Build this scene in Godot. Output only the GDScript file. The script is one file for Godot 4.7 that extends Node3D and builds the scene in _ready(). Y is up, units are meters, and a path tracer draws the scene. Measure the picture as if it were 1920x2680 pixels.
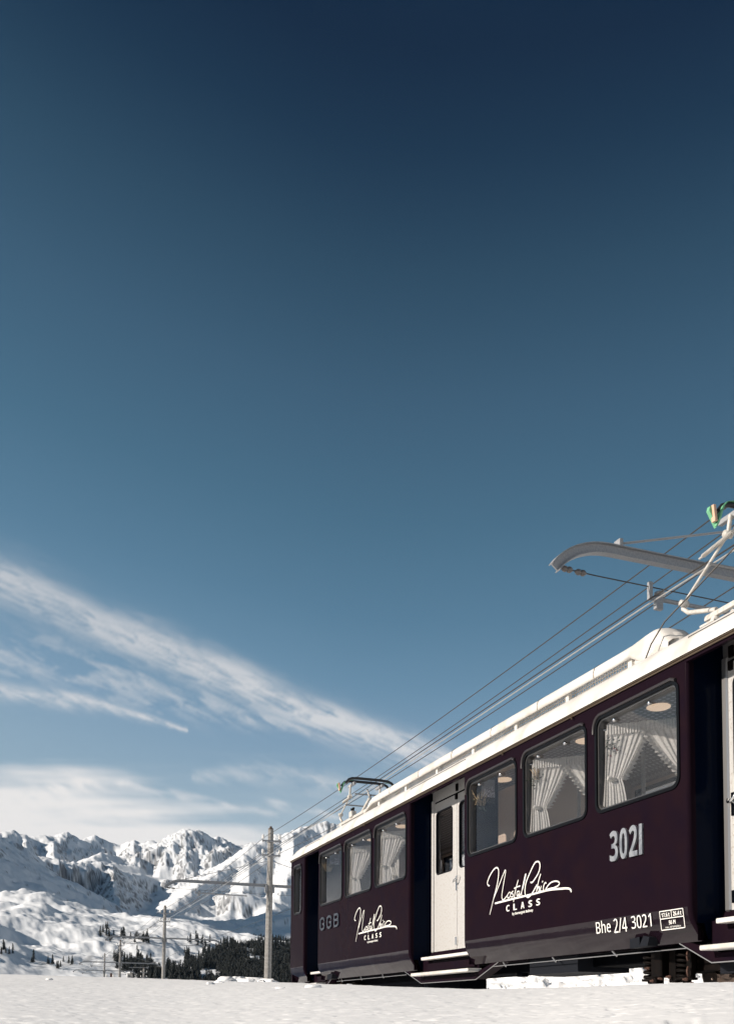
extends Node3D
# A maroon rack-railway car on a snowy alpine ridge. The origin is the lens, metres, -Z ahead.

var mats := {}
var taken := {}
var noise_a := FastNoiseLite.new()
var noise_b := FastNoiseLite.new()
var noise_c := FastNoiseLite.new()
var noise_d := FastNoiseLite.new()
const CAR_BASIS := Basis(Vector3(0.344, 0.0153, 0.939), Vector3(-0.0052, 0.9999, -0.0143), Vector3(-0.939, 0.0, 0.344))
const CAR_AT := Vector3(-1.553, 2.803, -20.053)
const RAIL := 2.98          # eave height above the rails
const SUN_ELEVATION := 22.7


func _ready() -> void:
	# camera
	var cam := Camera3D.new()
	cam.name = "camera"
	cam.rotation = Vector3(0.04497, 0, 0.011)
	cam.projection = Camera3D.PROJECTION_FRUSTUM
	cam.keep_aspect = Camera3D.KEEP_HEIGHT
	cam.near = 0.1
	cam.far = 30000.0
	cam.size = 0.1 * 2680.0 / 2600.0
	cam.frustum_offset = Vector2(0, 0.1 * 1163.0 / 2600.0)
	add_child(cam)
	cam.current = true
	# sky, exposure, sun
	for n in [[noise_a, 1, 0.0016, 5], [noise_b, 2, 0.0045, 4], [noise_c, 3, 0.01, 4], [noise_d, 4, 1.0, 4]]:
		n[0].seed = n[1]
		n[0].noise_type = FastNoiseLite.TYPE_SIMPLEX_SMOOTH
		n[0].frequency = n[2]
		n[0].fractal_type = FastNoiseLite.FRACTAL_FBM
		n[0].fractal_octaves = n[3]
	noise_a.fractal_type = FastNoiseLite.FRACTAL_RIDGED
	var env := Environment.new()
	env.background_mode = Environment.BG_SKY
	env.sky = Sky.new()
	env.sky.sky_material = make_sky()
	env.tonemap_mode = Environment.TONE_MAPPER_LINEAR
	env.tonemap_exposure = 1.24
	env.fog_enabled = true
	env.fog_density = 0.00001
	env.fog_light_color = Color(0.62, 0.76, 0.92)
	env.sdfgi_enabled = true
	env.ssao_enabled = true
	env.ssil_enabled = true
	var we := WorldEnvironment.new()
	we.name = "world_environment"
	we.environment = env
	add_child(we)
	var sun := DirectionalLight3D.new()
	sun.name = "sun"
	var e := deg_to_rad(SUN_ELEVATION)
	var to_sun := Vector3(-0.970 * cos(e), sin(e), 0.243 * cos(e))
	sun.look_at_from_position(to_sun, Vector3.ZERO)
	sun.light_energy = 1.6
	sun.light_color = Color(1.0, 0.95, 0.89)
	sun.light_angular_distance = 0.5
	sun.shadow_enabled = true
	add_child(sun)
	make_materials()
	snow_ground()
	mountains()
	trees()
	masts()
	wires()
	rail_car()
	cabin_flowers()
	snow_blocks()


# ------------------------------------------------------------------ helpers

func numbered(called: String) -> String:
	var n: int = taken.get(called, 0)
	taken[called] = n + 1
	return called if n == 0 else "%s_%03d" % [called, n]


func tag(o: Node, label: String, category: String, group := "") -> Node:
	o.set_meta("label", label)
	o.set_meta("category", category)
	if group:
		o.set_meta("group", group)
	return o


func thing(called: String, label: String, category: String, at := Vector3.ZERO, group := "") -> Node3D:
	var o := Node3D.new()
	o.name = numbered(called)
	o.position = at
	tag(o, label, category, group)
	add_child(o, true)
	return o


func tool() -> SurfaceTool:
	var st := SurfaceTool.new()
	st.begin(Mesh.PRIMITIVE_TRIANGLES)
	st.set_smooth_group(-1)
	return st


func put(called: String, st: SurfaceTool, m: Material, parent: Node, at := Vector3.ZERO) -> MeshInstance3D:
	st.generate_normals()
	var o := MeshInstance3D.new()
	o.name = called if parent != self else numbered(called)
	o.mesh = st.commit()
	o.mesh.surface_set_material(0, m)
	o.position = at
	parent.add_child(o, true)
	return o


func tri(st: SurfaceTool, a: Vector3, b: Vector3, c: Vector3) -> void:
	st.add_vertex(a)
	st.add_vertex(b)
	st.add_vertex(c)


func quad(st: SurfaceTool, a: Vector3, b: Vector3, c: Vector3, d: Vector3) -> void:
	tri(st, a, b, c)
	tri(st, a, c, d)


# a box with small chamfers
func box(st: SurfaceTool, c: Vector3, s: Vector3, b := Basis(), ch := -1.0) -> void:
	var h := s * 0.5
	var k: float = minf(minf(h.x, h.y), h.z) * 0.16 if ch < 0.0 else ch
	st.set_smooth_group(-1)
	for ax in 3:
		for sg in [-1.0, 1.0]:
			var u := (ax + 1) % 3
			var v := (ax + 2) % 3
			var q := []
			for w in [[-1, -1], [-1, 1], [1, 1], [1, -1]]:
				var p := Vector3.ZERO
				p[ax] = sg * h[ax]
				p[u] = w[0] * (h[u] - k)
				p[v] = w[1] * (h[v] - k) * sg
				q.append(c + b * p)
			quad(st, q[0], q[1], q[2], q[3])
	for ax in 3:      # bevel strips along each axis
		var u := (ax + 1) % 3
		var v := (ax + 2) % 3
		for su in [-1.0, 1.0]:
			for sv in [-1.0, 1.0]:
				var p := []
				for w in [[-1, 0], [1, 0], [1, 1], [-1, 1]]:
					var e := Vector3.ZERO
					e[ax] = w[0] * (h[ax] - k)
					e[u] = su * (h[u] if w[1] == 0 else h[u] - k)
					e[v] = sv * (h[v] - k if w[1] == 0 else h[v])
					p.append(c + b * e)
				if su * sv > 0:
					quad(st, p[0], p[1], p[2], p[3])
				else:
					quad(st, p[3], p[2], p[1], p[0])


func bar(st: SurfaceTool, a: Vector3, b: Vector3, w: float, h: float, up := Vector3.UP) -> void:
	var x := (b - a).normalized()
	var z := x.cross(up).normalized()
	var y := z.cross(x)
	box(st, (a + b) * 0.5, Vector3(a.distance_to(b), h, w), Basis(x, y, z))


func tube(st: SurfaceTool, pts: Array, r: float, n := 8, r_end := -1.0) -> void:
	var rings := []
	var side := Vector3.ZERO
	for i in pts.size():
		var d: Vector3 = (pts[mini(i + 1, pts.size() - 1)] - pts[maxi(i - 1, 0)]).normalized()
		if i == 0:
			side = d.cross(Vector3.UP if absf(d.y) < 0.9 else Vector3.RIGHT).normalized()
		else:
			side = (side - d * side.dot(d)).normalized()
		var up := d.cross(side)
		var rr: float = r if r_end < 0.0 else lerpf(r, r_end, float(i) / (pts.size() - 1))
		var ring := []
		for k in n:
			var t := TAU * k / n
			ring.append(pts[i] + (side * cos(t) + up * sin(t)) * rr)
		rings.append(ring)
	st.set_smooth_group(1)
	for i in rings.size() - 1:
		for k in n:
			var k2 := (k + 1) % n
			quad(st, rings[i][k], rings[i][k2], rings[i + 1][k2], rings[i + 1][k])
	st.set_smooth_group(-1)
	for k in range(1, n - 1):
		tri(st, rings[0][0], rings[0][k + 1], rings[0][k])
		tri(st, rings[-1][0], rings[-1][k], rings[-1][k + 1])


# a turned body: profile of (radius, height along axis)
func lathe(st: SurfaceTool, at: Vector3, axis: Vector3, profile: Array, n := 12) -> void:
	var x := axis.normalized()
	var s := x.cross(Vector3.UP if absf(x.y) < 0.9 else Vector3.RIGHT).normalized()
	var u := x.cross(s)
	st.set_smooth_group(1)
	for i in profile.size() - 1:
		var a: Vector2 = profile[i]
		var b: Vector2 = profile[i + 1]
		for k in n:
			var d1 := s * cos(TAU * k / n) + u * sin(TAU * k / n)
			var d2 := s * cos(TAU * (k + 1) / n) + u * sin(TAU * (k + 1) / n)
			quad(st, at + x * a.y + d1 * a.x, at + x * a.y + d2 * a.x, at + x * b.y + d2 * b.x, at + x * b.y + d1 * b.x)
	st.set_smooth_group(-1)


func arc_pts(a: Vector3, b: Vector3, c: Vector3, n := 8) -> Array:
	var out := []
	for i in n + 1:
		var t := float(i) / n
		out.append(a.lerp(b, t).lerp(b.lerp(c, t), t))
	return out


func rrect(x0: float, x1: float, y0: float, y1: float, r: float, n := 7) -> Array:
	var out := []
	for q in [[x1 - r, y1 - r, 0.0], [x0 + r, y1 - r, PI / 2], [x0 + r, y0 + r, PI], [x1 - r, y0 + r, PI * 1.5]]:
		for i in n + 1:
			var t: float = q[2] + PI / 2 * i / n
			out.append(Vector2(q[0] + cos(t) * r, q[1] + sin(t) * r))
	return out


func ring_prism(st: SurfaceTool, o: Array, i: Array, z0: float, z1: float) -> void:
	var n := o.size()
	for k in n:
		var j := (k + 1) % n
		var a := Vector3(o[k].x, o[k].y, z1)
		var b := Vector3(o[j].x, o[j].y, z1)
		var c := Vector3(i[j].x, i[j].y, z1)
		var d := Vector3(i[k].x, i[k].y, z1)
		var back := Vector3(0, 0, z0 - z1)
		quad(st, a, d, c, b)
		quad(st, a, b, b + back, a + back)
		quad(st, d, d + back, c + back, c)
		quad(st, a + back, b + back, c + back, d + back)


func plate(st: SurfaceTool, poly: PackedVector2Array, z0: float, z1: float, xf := Transform3D()) -> void:
	var idx := Geometry2D.triangulate_polygon(poly)
	for t in range(0, idx.size(), 3):
		var p := []
		for k in 3:
			p.append(poly[idx[t + k]])
		tri(st, xf * Vector3(p[0].x, p[0].y, z1), xf * Vector3(p[1].x, p[1].y, z1), xf * Vector3(p[2].x, p[2].y, z1))
		tri(st, xf * Vector3(p[0].x, p[0].y, z0), xf * Vector3(p[2].x, p[2].y, z0), xf * Vector3(p[1].x, p[1].y, z0))
	for k in poly.size():
		var a := poly[k]
		var b := poly[(k + 1) % poly.size()]
		quad(st, xf * Vector3(a.x, a.y, z0), xf * Vector3(b.x, b.y, z0), xf * Vector3(b.x, b.y, z1), xf * Vector3(a.x, a.y, z1))


func mat(r: float, g: float, b: float, rough := 0.6, metal := 0.0) -> StandardMaterial3D:
	var m := StandardMaterial3D.new()
	m.albedo_color = Color(r, g, b).linear_to_srgb()
	m.roughness = rough
	m.metallic = metal
	return m


func noise_tex(freq: float, normal: bool, strength := 4.0, size := 512, octaves := 4, ramp: Gradient = null, seed_ := 7) -> NoiseTexture2D:
	var n := FastNoiseLite.new()
	n.seed = seed_
	n.frequency = freq
	n.fractal_octaves = octaves
	var t := NoiseTexture2D.new()
	t.width = size
	t.height = size
	t.seamless = true
	t.as_normal_map = normal
	t.bump_strength = strength
	t.noise = n
	if ramp:
		t.color_ramp = ramp
	return t


func ramp2(a: Color, b: Color, p := 0.0, q := 1.0) -> Gradient:
	var g := Gradient.new()
	g.offsets = PackedFloat32Array([p, q])
	g.colors = PackedColorArray([a, b])
	return g


func tri_map(m: StandardMaterial3D, s: float, world := false) -> StandardMaterial3D:
	m.uv1_triplanar = true
	m.uv1_world_triplanar = world
	m.uv1_scale = Vector3.ONE * s
	return m


func make_materials() -> void:
	var paint := mat(0.0103 / 0.43, 0.0055 / 0.43, 0.0095 / 0.43, 0.14)
	paint.metallic_specular = 0.062
	paint.albedo_texture = ImageTexture.create_from_image(scratches())
	paint.normal_enabled = true
	paint.normal_texture = noise_tex(0.008, true, 3.0, 512, 3, null, 5)
	paint.normal_scale = 0.14
	tri_map(paint, 0.45)
	mats.paint = paint
	var skirt: StandardMaterial3D = paint.duplicate()
	skirt.metallic_specular = 0.42
	skirt.roughness = 0.08
	skirt.normal_scale = 0.3
	mats.skirt = skirt
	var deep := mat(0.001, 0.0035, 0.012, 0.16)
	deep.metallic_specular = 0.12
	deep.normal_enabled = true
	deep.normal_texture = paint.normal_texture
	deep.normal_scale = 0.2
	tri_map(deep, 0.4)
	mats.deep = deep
	var white := mat(0.68, 0.665, 0.645, 0.42)
	white.albedo_texture = noise_tex(0.01, false, 1.0, 512, 6, ramp2(Color(0.9, 0.89, 0.87), Color(1, 1, 1), 0.25, 0.6), 21)
	tri_map(white, 0.35)
	mats.white = white
	var door := mat(0.45, 0.448, 0.445, 0.4)
	door.albedo_texture = noise_tex(0.06, false, 1.0, 512, 4, ramp2(Color(0.9, 0.87, 0.84), Color(1, 1, 1), 0.16, 0.34), 23)
	tri_map(door, 0.8)
	mats.door = door
	mats.rubber = mat(0.004, 0.0045, 0.006, 0.3)
	mats.rubber.metallic_specular = 0.25
	mats.frame = mat(0.13, 0.13, 0.135, 0.3, 0.7)
	mats.alu = mat(0.45, 0.45, 0.46, 0.35, 0.85)
	mats.chrome = mat(0.8, 0.8, 0.8, 0.12, 1.0)
	mats.hood = mat(0.03, 0.026, 0.028, 0.3)
	mats.black = mat(0.002, 0.0025, 0.004, 0.6)
	mats.black.metallic_specular = 0.1
	var iron := mat(0.007, 0.006, 0.0065, 0.6)
	iron.metallic_specular = 0.2
	iron.albedo_texture = noise_tex(0.03, false, 1.0, 256, 4, ramp2(Color(0.5, 0.5, 0.5), Color(1.0, 0.85, 0.75)), 31)
	tri_map(iron, 1.5)
	mats.iron = iron
	mats.rust = mat(0.075, 0.035, 0.024, 0.75)
	mats.tread = mat(0.12, 0.09, 0.075, 0.45, 0.4)
	mats.grey_box = mat(0.011, 0.0125, 0.017, 0.5)
	mats.grey_box.metallic_specular = 0.2
	mats.bronze = mat(0.16, 0.12, 0.085, 0.35, 0.6)
	mats.tan = tri_map(mat(0.48, 0.385, 0.32, 0.55), 1.0)
	mats.navy = mat(0.012, 0.02, 0.04, 0.6)
	mats.floor = mat(0.05, 0.045, 0.04, 0.8)
	mats.lamp = mat(0.85, 0.8, 0.72, 0.4)
	mats.lamp.emission_enabled = true
	mats.lamp.emission = Color(1.0, 0.86, 0.72)
	mats.lamp.emission_energy_multiplier = 0.55
	mats.seat = mat(0.03, 0.04, 0.075, 0.85)
	var ceil := mat(0.62, 0.58, 0.55, 0.5)
	ceil.albedo_texture = ImageTexture.create_from_image(dots())
	ceil.uv1_triplanar = true
	ceil.uv1_scale = Vector3.ONE * 3.2
	mats.ceil = ceil
	var lace := mat(0.92, 0.91, 0.89, 0.85)
	lace.albedo_texture = noise_tex(0.05, false, 1.0, 256, 3, ramp2(Color(0.93, 0.93, 0.94), Color(1, 1, 1), 0.3, 0.5), 41)
	tri_map(lace, 3.0)
	lace.backlight_enabled = true
	lace.backlight = Color(1.0, 1.0, 0.99)
	mats.lace = lace
	var glass := mat(0.0, 0.0, 0.0, 0.02)
	glass.transparency = BaseMaterial3D.TRANSPARENCY_ALPHA
	glass.albedo_color.a = 0.07
	glass.metallic_specular = 0.5
	mats.glass = glass
	var dark_glass: StandardMaterial3D = glass.duplicate()
	dark_glass.albedo_color = Color(0.05, 0.07, 0.09, 0.5)
	mats.dark_glass = dark_glass
	var letter := mat(0.8, 0.79, 0.76, 0.5)
	mats.letter = letter
	var metal := mat(0.5, 0.52, 0.55, 0.3, 0.7)
	metal.albedo_texture = noise_tex(0.05, false, 1.0, 256, 4, ramp2(Color(0.82, 0.83, 0.85), Color(1, 1, 1), 0.3, 0.7), 43)
	tri_map(metal, 1.2)
	mats.metal = metal
	var dull: StandardMaterial3D = metal.duplicate()
	dull.albedo_color = Color(0.13, 0.155, 0.19).linear_to_srgb()
	mats.dull_metal = dull
	var concrete := mat(0.36, 0.355, 0.345, 0.85)
	concrete.albedo_texture = noise_tex(0.02, false, 1.0, 512, 5, ramp2(Color(0.72, 0.71, 0.7), Color(1, 1, 1)), 51)
	tri_map(concrete, 0.6)
	mats.concrete = concrete
	var zinc := mat(0.34, 0.35, 0.365, 0.5, 0.1)
	zinc.albedo_texture = noise_tex(0.06, false, 1.0, 256, 4, ramp2(Color(0.85, 0.85, 0.86), Color(1, 1, 1)), 53)
	tri_map(zinc, 2.0)
	mats.zinc = zinc
	mats.wire = mat(0.06, 0.055, 0.052, 0.5, 0.4)
	mats.contact = mat(0.6, 0.58, 0.55, 0.3, 0.6)
	mats.porcelain = mat(0.75, 0.74, 0.72, 0.2)
	mats.brown_cap = mat(0.1, 0.075, 0.06, 0.4)
	var rod := mat(0.56, 0.545, 0.52, 0.45)
	rod.albedo_texture = noise_tex(0.05, false, 1.0, 256, 4, ramp2(Color(0.9, 0.89, 0.87), Color(1, 1, 1), 0.25, 0.6), 57)
	mats.pole_white = tri_map(rod, 1.0)
	mats.green = mat(0.15, 0.42, 0.24, 0.5)
	mats.glaze = mat(0.14, 0.125, 0.12, 0.25)
	mats.peach = mat(0.62, 0.4, 0.28, 0.6)
	mats.dark_bar = mat(0.02, 0.021, 0.024, 0.4)
	var snow := mat(0.935, 0.94, 0.95, 0.75)
	snow.heightmap_enabled = false
	snow.normal_enabled = true
	snow.normal_texture = noise_tex(0.03, true, 5.0, 512, 5, null, 61)
	snow.normal_scale = 0.13
	tri_map(snow, 0.7, true)
	mats.snow = snow
	var far := mat(1, 1, 1, 0.85)
	far.vertex_color_use_as_albedo = true
	mats.far = far
	mats.needle = mat(0.026, 0.031, 0.031, 0.9)
	mats.bark = mat(0.06, 0.045, 0.035, 0.9)
	mats.leaf = mat(0.03, 0.045, 0.035, 0.7)
	mats.berry = mat(0.25, 0.02, 0.03, 0.5)
	mats.straw = mat(0.6, 0.47, 0.3, 0.8)


# faint curved brush marks and dust specks in the varnish
func scratches() -> Image:
	var n := 1024
	var im := Image.create(n, n, false, Image.FORMAT_RGB8)
	im.fill(Color(0.69, 0.69, 0.69))
	var tone := FastNoiseLite.new()
	tone.frequency = 0.006
	tone.fractal_octaves = 4
	for j in n:
		for i in n:
			var w := sin(PI * i / n) * sin(PI * j / n)
			var t := tone.get_noise_2d(i, j) * 0.09 * clampf(w * 3.0, 0, 1)
			im.set_pixel(i, j, Color(0.69 + t, 0.69 + t * 0.6, 0.69 - t * 0.2))
	var rng := RandomNumberGenerator.new()
	rng.seed = 12
	for k in 230:
		var c := Vector2(rng.randf() * n, rng.randf() * n)
		var rad := rng.randf_range(40, 260)
		var a := rng.randf_range(-0.9, 0.6)
		var span := rng.randf_range(0.15, 0.7)
		var lift := rng.randf_range(0.05, 0.17)
		var steps := int(span * rad)
		for s in steps:
			var u := float(s) / steps
			var p := c + Vector2(cos(a + span * u), sin(a + span * u)) * rad
			var x := posmod(int(p.x), n)
			var y := posmod(int(p.y), n)
			var v: float = minf(1.0, im.get_pixel(x, y).r + lift * sin(u * PI))
			im.set_pixel(x, y, Color(v, v, v))
	for k in 500:
		var v := rng.randf_range(0.78, 1.0)
		im.set_pixel(rng.randi() % n, rng.randi() % n, Color(v, v, v))
	return im


func dots() -> Image:
	var im := Image.create(128, 128, false, Image.FORMAT_RGB8)
	im.fill(Color(0.62, 0.61, 0.61))
	for j in 128:
		for i in 128:
			var row := j / 32
			var u: float = fposmod(i + (16 if row % 2 else 0), 32.0) - 16.0
			var v: float = (j % 32) - 16.0
			if u * u + v * v < 64.0:
				im.set_pixel(i, j, Color(0.98, 0.98, 1.0))
	return im


# ------------------------------------------------------------------ sky

func grade(el: float) -> Color:     # degrees above the horizon -> sRGB
	var stops := [[-90.0, 0.72, 0.72, 0.72], [0.0, 0.76, 0.8, 0.83], [6.0, 0.69, 0.765, 0.81], [10.0, 0.6, 0.70, 0.768], [14.3, 0.50, 0.622, 0.722], [17.5, 0.42, 0.563, 0.668], [21.0, 0.353, 0.502, 0.608], [25.9, 0.294, 0.44, 0.541], [31.6, 0.25, 0.377, 0.475], [37.0, 0.19, 0.304, 0.394], [41.5, 0.132, 0.23, 0.322], [44.8, 0.108, 0.19, 0.281], [60.0, 0.095, 0.17, 0.258], [90.0, 0.09, 0.16, 0.245]]
	for i in stops.size() - 1:
		if el < stops[i + 1][0]:
			var t: float = clampf((el - stops[i][0]) / (stops[i + 1][0] - stops[i][0]), 0, 1)
			return Color(lerpf(stops[i][1], stops[i + 1][1], t), lerpf(stops[i][2], stops[i + 1][2], t), lerpf(stops[i][3], stops[i + 1][3], t))
	return Color(0.09, 0.16, 0.245)


# a streak of cirrus along a bent line in (azimuth, elevation) tangents
func streak(u: float, v: float, line: Array, wide: float, n: float) -> float:
	var best := 0.0
	for i in line.size() - 1:
		var a: Vector3 = line[i]
		var b: Vector3 = line[i + 1]
		if u >= a.x and u < b.x:
			var t := (u - a.x) / (b.x - a.x)
			var mid := lerpf(a.y, b.y, t * t * (3 - 2 * t) * 0.3 + t * 0.7)
			var w := lerpf(a.z, b.z, t) * wide
			var d := (v - mid + n * 0.012) / w
			best = maxf(best, exp(-d * d * (1.6 if d > 0 else 1.1)))
	return best


func cloud(u: float, v: float, az: float) -> float:
	var along := u * 0.92 - v * 0.39
	var across := u * 0.39 + v * 0.92
	var n1 := noise_d.get_noise_2d(along * 5.0, across * 26.0)
	var n2 := noise_d.get_noise_2d(along * 22.0 + 40.0, across * 75.0)
	var n3 := noise_d.get_noise_2d(along * 14.0 + 9.0 + n2 * 0.6, across * 34.0 + 70.0)
	var n5 := noise_d.get_noise_2d(along * 34.0 + 11.0 + n2 * 0.8, across * 190.0 + 7.0)
	var n4 := noise_d.get_noise_2d(u * 3.0 + 5.0, v * 38.0)
	var c := 0.0
	if absf(az) < 60.0:
		c += streak(u, v, [Vector3(-0.75, 0.60, 0.03), Vector3(-0.369, 0.428, 0.03), Vector3(-0.254, 0.375, 0.027), Vector3(-0.154, 0.335, 0.026), Vector3(-0.04, 0.286, 0.026), Vector3(0.07, 0.25, 0.019), Vector3(0.16, 0.215, 0.01), Vector3(0.3, 0.17, 0.004)], 0.84, n1 * 0.9 + n5 * 0.35) * clampf(0.84 + n3 * 0.5 + n2 * 0.45 + n5 * 0.5, 0, 1) * 0.82
		c += streak(u, v, [Vector3(-0.7, 0.45, 0.03), Vector3(-0.37, 0.355, 0.022), Vector3(-0.26, 0.325, 0.02), Vector3(-0.16, 0.297, 0.016), Vector3(-0.06, 0.272, 0.006)], 1.0, n1 * 1.5) * clampf(0.33 + n3 * 1.1 + n2 * 0.5 + n5 * 0.4, 0, 1) * 0.5
		c += streak(u, v, [Vector3(-0.8, 0.36, 0.014), Vector3(-0.37, 0.312, 0.011), Vector3(-0.29, 0.305, 0.009), Vector3(-0.23, 0.288, 0.005), Vector3(-0.185, 0.274, 0.002)], 1.0, n1 * 0.5 + n5 * 0.2) * clampf(0.72 + n2 * 0.8 + n5 * 0.6, 0, 1) * 0.75
		c += streak(u, v, [Vector3(-0.18, 0.232, 0.004), Vector3(-0.08, 0.228, 0.012), Vector3(0.0, 0.212, 0.014), Vector3(0.1, 0.185, 0.012), Vector3(0.3, 0.15, 0.01)], 1.2, n1) * clampf(0.5 + n3 * 1.0 + n2 * 0.3 + n5 * 0.3, 0, 1) * 0.42
		c += streak(u, v, [Vector3(-0.4, 0.205, 0.01), Vector3(-0.25, 0.215, 0.006), Vector3(-0.1, 0.195, 0.005), Vector3(0.02, 0.18, 0.006)], 1.0, n1) * clampf(0.4 + n2 * 1.2, 0, 1) * 0.45
	else:
		c += smoothstep(0.25, 0.75, n1 + n3 * 0.5) * smoothstep(0.9, 0.3, v) * 0.6
	# the bank lying on the horizon
	var top := 0.205 - 0.12 * smoothstep(-0.3, 0.1, u) - 0.02 * smoothstep(0.0, 0.4, u)
	top = lerpf(top, 0.07, smoothstep(35.0, 60.0, absf(az)))
	c += smoothstep(top + 0.04, top - 0.035, v + n4 * 0.035 + n1 * 0.012) * (0.92 + n2 * 0.1)
	c += smoothstep(0.26, 0.16, v + n4 * 0.04) * 0.16
	return clampf(c, 0, 0.97)


func sky_color(az: float, el: float) -> Color:
	var side := cos(deg_to_rad(az + 100.0)) + 0.17
	var lean := 12.0 * (side + sqrt(side * side + 0.004)) * 0.5
	var c := grade(el - lean * smoothstep(4.0, 22.0, el)).srgb_to_linear()
	c = Color(maxf(c.r - 0.007, 0.002), maxf(c.g - 0.0115, 0.004), maxf(c.b - 0.016, 0.008))      # the air in front adds this back
	if el > 0.0 and el < 40.0:
		var u: float
		var v := tan(deg_to_rad(el))
		if absf(az) < 60.0:
			u = tan(deg_to_rad(az))
			v /= cos(deg_to_rad(az))
		else:
			u = deg_to_rad(az) * 1.2
		var k := cloud(u, v, az)
		var w := Color(0.90, 0.87, 0.845).lerp(Color(0.62, 0.63, 0.655), smoothstep(0.17, 0.42, v))
		c = c.lerp(w, k)
	return Color(c.r / 1.24, c.g / 1.24, c.b / 1.24)


func make_sky() -> PanoramaSkyMaterial:
	var w := 4096
	var h := 2048
	var small := Image.create(512, 256, false, Image.FORMAT_RGBF)
	for j in 256:
		var el := 90.0 - (j + 0.5) * 180.0 / 256.0
		for i in 512:
			if el < -2.0:
				small.set_pixel(i, j, Color(0.5, 0.51, 0.53))
			else:
				small.set_pixel(i, j, sky_color(fposmod((i + 0.5) / 512.0 * 360.0 + 180.0, 360.0) - 180.0, el))
	small.resize(w, h, Image.INTERPOLATE_BILINEAR)
	var reach := int(27.0 / 360.0 * w)
	for j in range(int(h * (90.0 - 48.0) / 180.0), h / 2):
		var el := 90.0 - (j + 0.5) * 180.0 / h
		for i in range(-reach, reach):
			small.set_pixel(posmod(i, w), j, sky_color((i + 0.5) / w * 360.0, el))
	var m := PanoramaSkyMaterial.new()
	m.panorama = ImageTexture.create_from_image(small)
	m.filter = true
	return m


# ------------------------------------------------------------------ snow underfoot

func car_local(x: float, z: float) -> Vector2:   # (along the car, out from its side)
	var dx := x - CAR_AT.x
	var dz := z - CAR_AT.z
	return Vector2(dx * 0.344 + dz * 0.939, -dx * 0.939 + dz * 0.344)


func near_height(az: float, r: float) -> float:
	var x := sin(az) * r
	var z := -cos(az) * r
	var c: float = cos(az - deg_to_rad(69.9))
	var rc := 1.0 / pow(pow(maxf(c, 0.0) / 2.75, 4.0) + pow(1.0 / 16.0, 4.0), 0.25)
	var deg := rad_to_deg(az)
	var te := 0.0212 - 0.0035 * smoothstep(-20.0, -5.0, deg) + 0.004 * smoothstep(8.0, 21.0, deg)
	te -= 0.0052 * exp(-pow((deg - 6.5) / 7.5, 2.0))
	var h := -0.17 + (te + 0.34 / rc) * r - 0.17 / (rc * rc) * r * r
	var fall := rc * 2.6
	if r > fall:      # past the brow the slope runs down evenly
		var s := (te + 0.34 / rc) - 0.34 / (rc * rc) * fall
		h = -0.17 + (te + 0.34 / rc) * fall - 0.17 / (rc * rc) * fall * fall + maxf(s, -0.06) * (r - fall)
	# soft drifts and crust
	var soft := smoothstep(2.0, 8.0, r)
	h += noise_c.get_noise_2d(x * 40.0, z * 40.0) * 0.016 * soft
	h += noise_b.get_noise_2d(x * 500.0, z * 1500.0) * 0.0018 * (0.4 + soft)
	if r < 14.0:      # wind crust: shallow torn flakes
		h += smoothstep(0.22, 0.4, noise_c.get_noise_2d(x * 420.0 + z * 60.0, z * 900.0)) * 0.0022 - smoothstep(0.3, 0.42, noise_b.get_noise_2d(x * 1500.0 + 90.0, z * 3600.0)) * 0.0032
	var p := car_local(x, z)
	if absf(deg) < 100.0 and p.x > -80.0 and p.x < 60.0:
		var rail := CAR_AT.y - RAIL + 0.0153 * p.x
		var w := smoothstep(2.3, 1.0, p.y) * smoothstep(-70.0, -30.0, p.x)
		var bed := rail - 0.16 + noise_c.get_noise_2d(x * 60.0, z * 60.0) * 0.05
		var bank := smoothstep(-8.6, -17.0, p.y) * 2.7 * smoothstep(-46.0, -26.0, p.x)
		bed += bank * (1.0 + 0.25 * noise_b.get_noise_2d(x * 60.0, z * 60.0)) + (absf(noise_c.get_noise_2d(x * 130.0, z * 130.0)) * 0.45 + noise_b.get_noise_2d(x * 700.0, z * 700.0) * 0.1) * smoothstep(0.0, 0.6, bank)
		if p.y < -30.0:
			w *= smoothstep(-60.0, -30.0, p.y)
		h = lerpf(h, bed, w)
	return h


func grid_mesh(azs: PackedFloat32Array, rs: PackedFloat32Array, pos: PackedVector3Array, cols: PackedColorArray, closed: bool) -> ArrayMesh:
	var na := azs.size()
	var idx := PackedInt32Array()
	for j in rs.size() - 1:
		for i in (na if closed else na - 1):
			var a := j * na + i
			var b := j * na + (i + 1) % na
			idx.append_array([a, a + na, b, b, a + na, b + na])
	var arr := []
	arr.resize(Mesh.ARRAY_MAX)
	arr[Mesh.ARRAY_VERTEX] = pos
	arr[Mesh.ARRAY_INDEX] = idx
	if cols.size():
		arr[Mesh.ARRAY_COLOR] = cols
	var m := ArrayMesh.new()
	m.add_surface_from_arrays(Mesh.PRIMITIVE_TRIANGLES, arr)
	var st := SurfaceTool.new()
	st.create_from(m, 0)
	st.generate_normals()
	return st.commit()


func structure(called: String, mesh: Mesh, m: Material) -> MeshInstance3D:
	var o := MeshInstance3D.new()
	o.name = numbered(called)
	o.mesh = mesh
	mesh.surface_set_material(0, m)
	o.set_meta("kind", "structure")
	add_child(o, true)
	return o


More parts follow.
